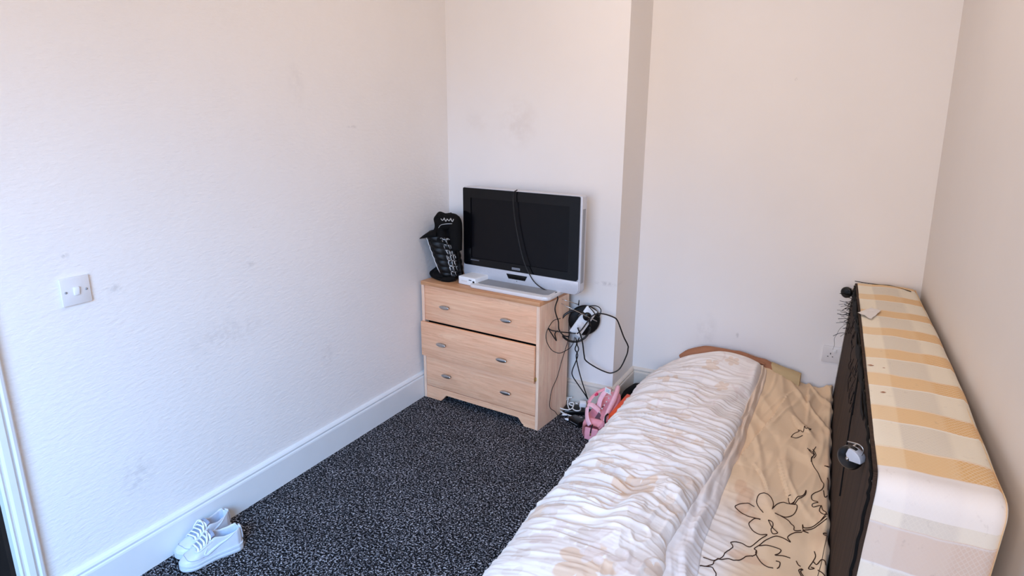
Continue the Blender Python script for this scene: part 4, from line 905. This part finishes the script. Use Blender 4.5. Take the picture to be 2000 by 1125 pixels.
# ------------------------------------------------------------ upright divan base (striped border all round, dark cloth underneath)
TT, HH, LL = .2535, .807, 1.938
def dvp(a, t, z):   # a metres from the far end, t thickness from the cloth side, z height
    return (2.116+.0382*a+t-.032*(HH-z)/HH, .322-a, z)
dvn = root('divan_base', (2.24, -.65, 0), 'divan bed base with yellow and cream striped border standing on edge against the right wall', 'divan base')
R = .045
def path():   # closed loop in (a, z), starting at the far top going to the near end
    P = []
    def arc(ca, cz, a0, a1, k=7): 
        for i in range(k+1):
            q = math.radians(a0+(a1-a0)*i/k); P.append((ca+R*math.cos(q), cz+R*math.sin(q)))
    for i in range(1, 60): P.append((R+(LL-2*R)*i/60, HH))
    arc(LL-R, HH-R, 90, 0)
    for i in range(1, 26): P.append((LL, HH-R-(HH-2*R)*i/26))
    arc(LL-R, R, 0, -90)
    for i in range(1, 20): P.append((LL-R-(LL-2*R)*i/20, 0))
    arc(R, R, -90, -180)
    for i in range(1, 20): P.append((0, R+(HH-2*R)*i/20))
    arc(R, HH-R, 180, 90)
    return P
PL = path(); n = len(PL)
sl = np.r_[0, np.cumsum([math.hypot(PL[i+1][0]-PL[i][0], PL[i+1][1]-PL[i][1]) for i in range(n-1)])]+PL[0][0]
sl = np.where(np.arange(n) >= n-8, sl-sl[-1]-.0+PL[-1][0], sl)
ncr = 19; V = []; UV = []
cen = (LL/2, HH/2)
for i, (a, z) in enumerate(PL):
    ip, iq = PL[i-1], PL[(i+1) % n]; ta, tz_ = iq[0]-ip[0], iq[1]-ip[1]; L_ = math.hypot(ta, tz_); na, nz = -tz_/L_, ta/L_
    if (a-cen[0])*na+(z-cen[1])*nz < 0: na, nz = -na, -nz
    for j in range(ncr):
        f = j/(ncr-1); e = min(f, 1-f)*TT; ins = -.012*(1-min(1, e/.014))**2+.006*math.sin(math.pi*f)
        t_ = f*TT
        sag = .004*float(perlin(np.array(sl[i]*5), np.array(f*3)))
        wv = .010*float(perlin(np.array(sl[i]*2.2+4), np.array(.7)))*(f > .99 or f < .01)
        bell = .012*f*math.sin(math.pi*min(1, max(0, a/LL)))
        p_ = dvp(a+na*(ins+sag), t_+bell, max(.001, z+nz*(ins+sag))); V.append(p_); UV.append((f, sl[i]))
F = grid_faces(n, ncr)+[[(n-1)*ncr+j, (n-1)*ncr+j+1, j+1, j] for j in range(ncr-1)]
t = NT('striped_damask_ticking'); tc = t.n('ShaderNodeTexCoord'); sp = t.n('ShaderNodeSeparateXYZ'); t.l(tc.outputs['UV'], sp.inputs[0]); u, v = sp.outputs[0], sp.outputs[1]
wob = t.noise(t.coords('UV', (3, 5, 1)), 1.0, 2); v2 = t.math('ADD', v, t.math('MULTIPLY', t.math('SUBTRACT', wob, .5), .012))
ph = t.math('FRACT', t.math('DIVIDE', t.math('SUBTRACT', v2, .236), .2555))
band = t.ramp(ph, [(0, (1, 1, 1)), (.40, (1, 1, 1)), (.412, (0, 0, 0)), (.985, (0, 0, 0)), (1, (1, 1, 1))])
edge_ = t.ramp(ph, [(0, (1, 1, 1)), (.022, (0, 0, 0)), (.395, (0, 0, 0)), (.405, (1, 1, 1)), (.44, (0, 0, 0))])
ucol = t.ramp(t.math('ADD', u, t.math('MULTIPLY', t.math('SUBTRACT', wob, .5), .03)), [(0, (.10, .10, .10)), (.265, (.10, .10, .10)), (.285, (.55, .55, .55)), (.66, (.55, .55, .55)), (.72, (1, 1, 1)), (1, (1, 1, 1))])
gold = t.mix(ucol, rgb(242, 212, 168), rgb(230, 184, 122)); cream = t.mix(t.ramp(u, [(.26, (0, 0, 0)), (.29, (1, 1, 1)), (.66, (1, 1, 1)), (.72, (.25, .25, .25))]), rgb(244, 232, 208), rgb(226, 214, 194))
c = t.mix(band, cream, gold)
lat = t.n('ShaderNodeTexWave', wave_type='BANDS', bands_direction='DIAGONAL'); lat.inputs['Scale'].default_value = 9; lat.inputs['Distortion'].default_value = 1.5; lat.inputs['Detail'].default_value = 2
t.l(t.coords('UV', (1.6, 4.5, 1)), lat.inputs[0]); lat2 = t.n('ShaderNodeTexWave', wave_type='BANDS', bands_direction='DIAGONAL'); lat2.inputs['Scale'].default_value = 9; lat2.inputs['Distortion'].default_value = 1.5
t.l(t.coords('UV', (-1.6, 4.5, 1)), lat2.inputs[0])
lt = t.ramp(t.math('MAXIMUM', lat.outputs[1], lat2.outputs[1]), [(.86, (0, 0, 0)), (.97, (1, 1, 1))])
lmask = t.mix(1.0, lt, t.mix(band, t.ramp(u, [(0, (.5, .5, .5)), (.7, (.2, .2, .2))]), t.ramp(u, [(.6, (.1, .1, .1)), (.75, (.6, .6, .6))])), 'MULTIPLY')
c = t.mix(t.math('MULTIPLY', lmask, .65), c, rgb(250, 238, 214)); c = t.mix(t.math('MULTIPLY', edge_, .8), c, rgb(250, 244, 236))
# a plain white taped corner band and a few grubby marks near the near top edge
roll = t.ramp(v, [(0, (0, 0, 0)), (.001, (0, 0, 0))]);
rl = t.math('MULTIPLY', t.math('GREATER_THAN', v, 1.868), t.math('LESS_THAN', v, 1.985)); c = t.mix(t.math('MULTIPLY', rl, .75), c, rgb(238, 230, 226)); c = t.mix(t.math('MULTIPLY', t.math('GREATER_THAN', v, 1.985), t.math('ADD', .25, t.math('MULTIPLY', band, .32))), c, rgb(206, 200, 206))
dirt = t.ramp(t.noise(t.coords('UV', (5, 14, 1)), 2.2, 5, .7), [(.60, (0, 0, 0)), (.72, (1, 1, 1))]); c = t.mix(t.math('MULTIPLY', dirt, .22), c, rgb(140, 120, 110))
t.set(c, .8, 0, .25, None, .1); t.bump(t.noise(t.coords('UV', (300, 300, 1)), 1, 2), .12, .001); m_tick = t.m
bo = mk('border', V, F, m_tick, dvn, uv=UV)
mk('wall_side', [dvp(a, TT-.004, max(.002, z)) for a, z in PL], [list(range(n))], m_tick, dvn, smooth=False)
mk('underside', [dvp(a, .003, max(.002, z)) for a, z in PL]+[dvp(a, .012, max(.002, z)) for a, z in PL], [list(range(n))[::-1]]+[[i, (i+1) % n, n+(i+1) % n, n+i] for i in range(n)], m_hessian, dvn, smooth=False)
# ragged black binding stapled round the edge of the underside
bp = [dvp(a+(-.008 if a > LL-.05 else 0)*0, -.0005, z-.006 if z > .5 else z) for a, z in PL[:100]]
mk('binding', *tube([np.array(q)+np.array((.0015*math.sin(i*2.3), 0, .002*math.sin(i*1.7))) for i, q in enumerate(bp)], .0036, 8, 2), m_bagcloth, dvn)
strip_ = [dvp(a, -.002, HH-.022-.018*(.5+.5*math.sin(a*9))-.01*math.sin(a*23)) for a in np.linspace(.03, 1.55, 90)]
mk('frayed_edge', *tube(strip_, [.012, .03, .034, .02, .016, .026, .030, .018, .008], 8, 1, (.12, 1.0, (0, 0, 1))), m_bagcloth, dvn)
# loose tacking thread and seam running diagonally over the dark cloth
mk('tack_thread', *tube([dvp(1.18, -.004, .775), dvp(1.27, -.006, .62), dvp(1.40, -.005, .44)], .0022, 6, 5), m_bagcloth, dvn)
mk('tack_thread', *tube([dvp(1.20, -.004, .76), dvp(1.27, -.005, .66)], .0016, 6, 2), m_bagcloth, dvn)
rs = random.Random(4); th_ = []
for k in range(46):
    a = rs.choice([.10, .12, .14, .16, .20, .22, .24])+rs.uniform(-.03, .03); z = .755+rs.uniform(-.10, .04) if k % 4 else .70+rs.uniform(-.1, .05); p0 = np.array(dvp(a, -.001, z)); L_ = rs.uniform(.012, .058)
    d = np.array((-1, rs.uniform(-.2, .2), rs.uniform(-.5, .6))); q = p0+d*L_*.5+np.array((0, 0, rs.uniform(-.006, .006))); e_ = p0+d*L_+np.array((0, 0, rs.uniform(-.012, .004)))
    th_.append(tube([p0, q, e_], rs.uniform(.0006, .0015), 5, 4))
th_.append(tube([dvp(.20, -.001, .66), (2.085, .13, .62), (2.074, .14, .585), (2.066, .15, .56), (2.070, .16, .525), (2.066, .16, .50)], .0007, 5, 5))
for k in range(30):
    a = rs.uniform(.3, 1.2); z = .74+rs.uniform(-.08, .05); p0 = np.array(dvp(a, -.003, z)); th_.append(tube([p0, p0+np.array((-.006, rs.uniform(-.03, .03), -.03)), p0+np.array((-.002, rs.uniform(-.05, .05), rs.uniform(-.07, -.03)))], .0009, 4, 3))
ft_ = mk('loose_threads', *join(*th_), m_bagcloth, dvn); ft_['kind'] = 'stuff'
def castor(c, s, name='castor'):
    r_ = mk(name, *xf(lathe([(0, -.010), (.024, -.011), (.031, -.006), (.031, .006), (.024, .011), (0, .010)], 28), (0, 0, 0), (0, math.pi/2, 0), (s, s, s)), m_black_pl, None)
    r_.location = tuple(np.array(c)-np.array(dvn['_off'])); r_.parent = dvn; r_['_off'] = [0, 0, 0]
    r_.rotation_euler = (0, 0, math.radians(62)); return r_
cc = np.array(dvp(1.72, -.030, .735)); w1 = castor(cc, 1.0)
mk('hood', *xf(extrude_poly([(-.004-.030*math.cos(a), .002+.027*math.sin(a)) for a in np.linspace(1.75, -.1, 14)]+[(.0, -.004), (.006, .012)], -.0135, .0135, 'x', .002), (0, 0, 0)), m_silver, w1, angle=40)
mk('axle', *xf(lathe([(0, .016), (.004, .016), (.006, .013), (.006, -.013), (0, -.016)], 14), (0, 0, 0), (0, math.pi/2, 0)), m_chrome, w1)
mk('brake_wire', *tube([(.0, -.026, .016), (.0, -.030, .034), (.0, -.018, .044), (.0, .012, .040)], .0018, 6, 6), m_chrome, w1)
mk('stem', *tube([(0, 0, .012), (.016, .004, .020), (.034, .004, .022)], .005, 8, 4), m_steel, w1)
c2 = np.array(dvp(.07, -.028, .765)); w2 = castor(c2, .85)
mk('stem', *tube([(0, 0, .0), (.016, .0, .006), (.034, 0, .012)], .005, 8, 4), m_steel, w2)
# thin cord lying along the far top edge
mk('edge_cord', *tube([tuple(np.array(q)+np.array((0, 0, .8125))) for q in ((2.117, .302, 0), (2.165, .288, 0), (2.215, .283, 0), (2.26, .290, 0), (2.305, .255, 0), (2.345, .215, 0))], .0017, 6, 6), m_bagcloth, dvn)
# two torn slits in the ticking
for (x_, y_, l_) in ((2.185, -.877, .018), (2.222, -.885, .016), (2.217, -1.095, .014)):
    mk('torn_slit', *tube([(x_-l_/2, y_-.002, HH+.0042), (x_, y_, HH+.0050), (x_+l_/2, y_+.003, HH+.0042)], [.001, .0042, .001], 6, 4, (1, .35, (0, 0, 1))), m_pillow, dvn)
pq = D['paper']; ppz = .815
pr_ = root('paper_slip', (2.18, -.25, ppz), 'small crumpled white paper label lying on top of the striped divan', 'paper')
V = []; np_ = 9
for i in range(np_):
    for j in range(np_):
        u_, v_ = i/(np_-1), j/(np_-1); q = (np.array(pq[0])*(1-u_)+np.array(pq[3])*u_)*(1-v_)+(np.array(pq[1])*(1-u_)+np.array(pq[2])*u_)*v_
        V.append((q[0], q[1], ppz+.004+.004*float(perlin(np.array(u_*3), np.array(v_*4)))))
V = np.array(V); F = grid_faces(np_, np_); Vb = V-np.array((0, 0, .0008)); m_ = len(V)
mk('sheet', np.vstack([V, Vb]), F+[[i+m_ for i in f][::-1] for f in F], m_paper, pr_)

# small smooth-shaded finish: mark every remaining object as renderable, nothing hidden
for o in COL.objects:
    if '_off' in o: del o['_off']
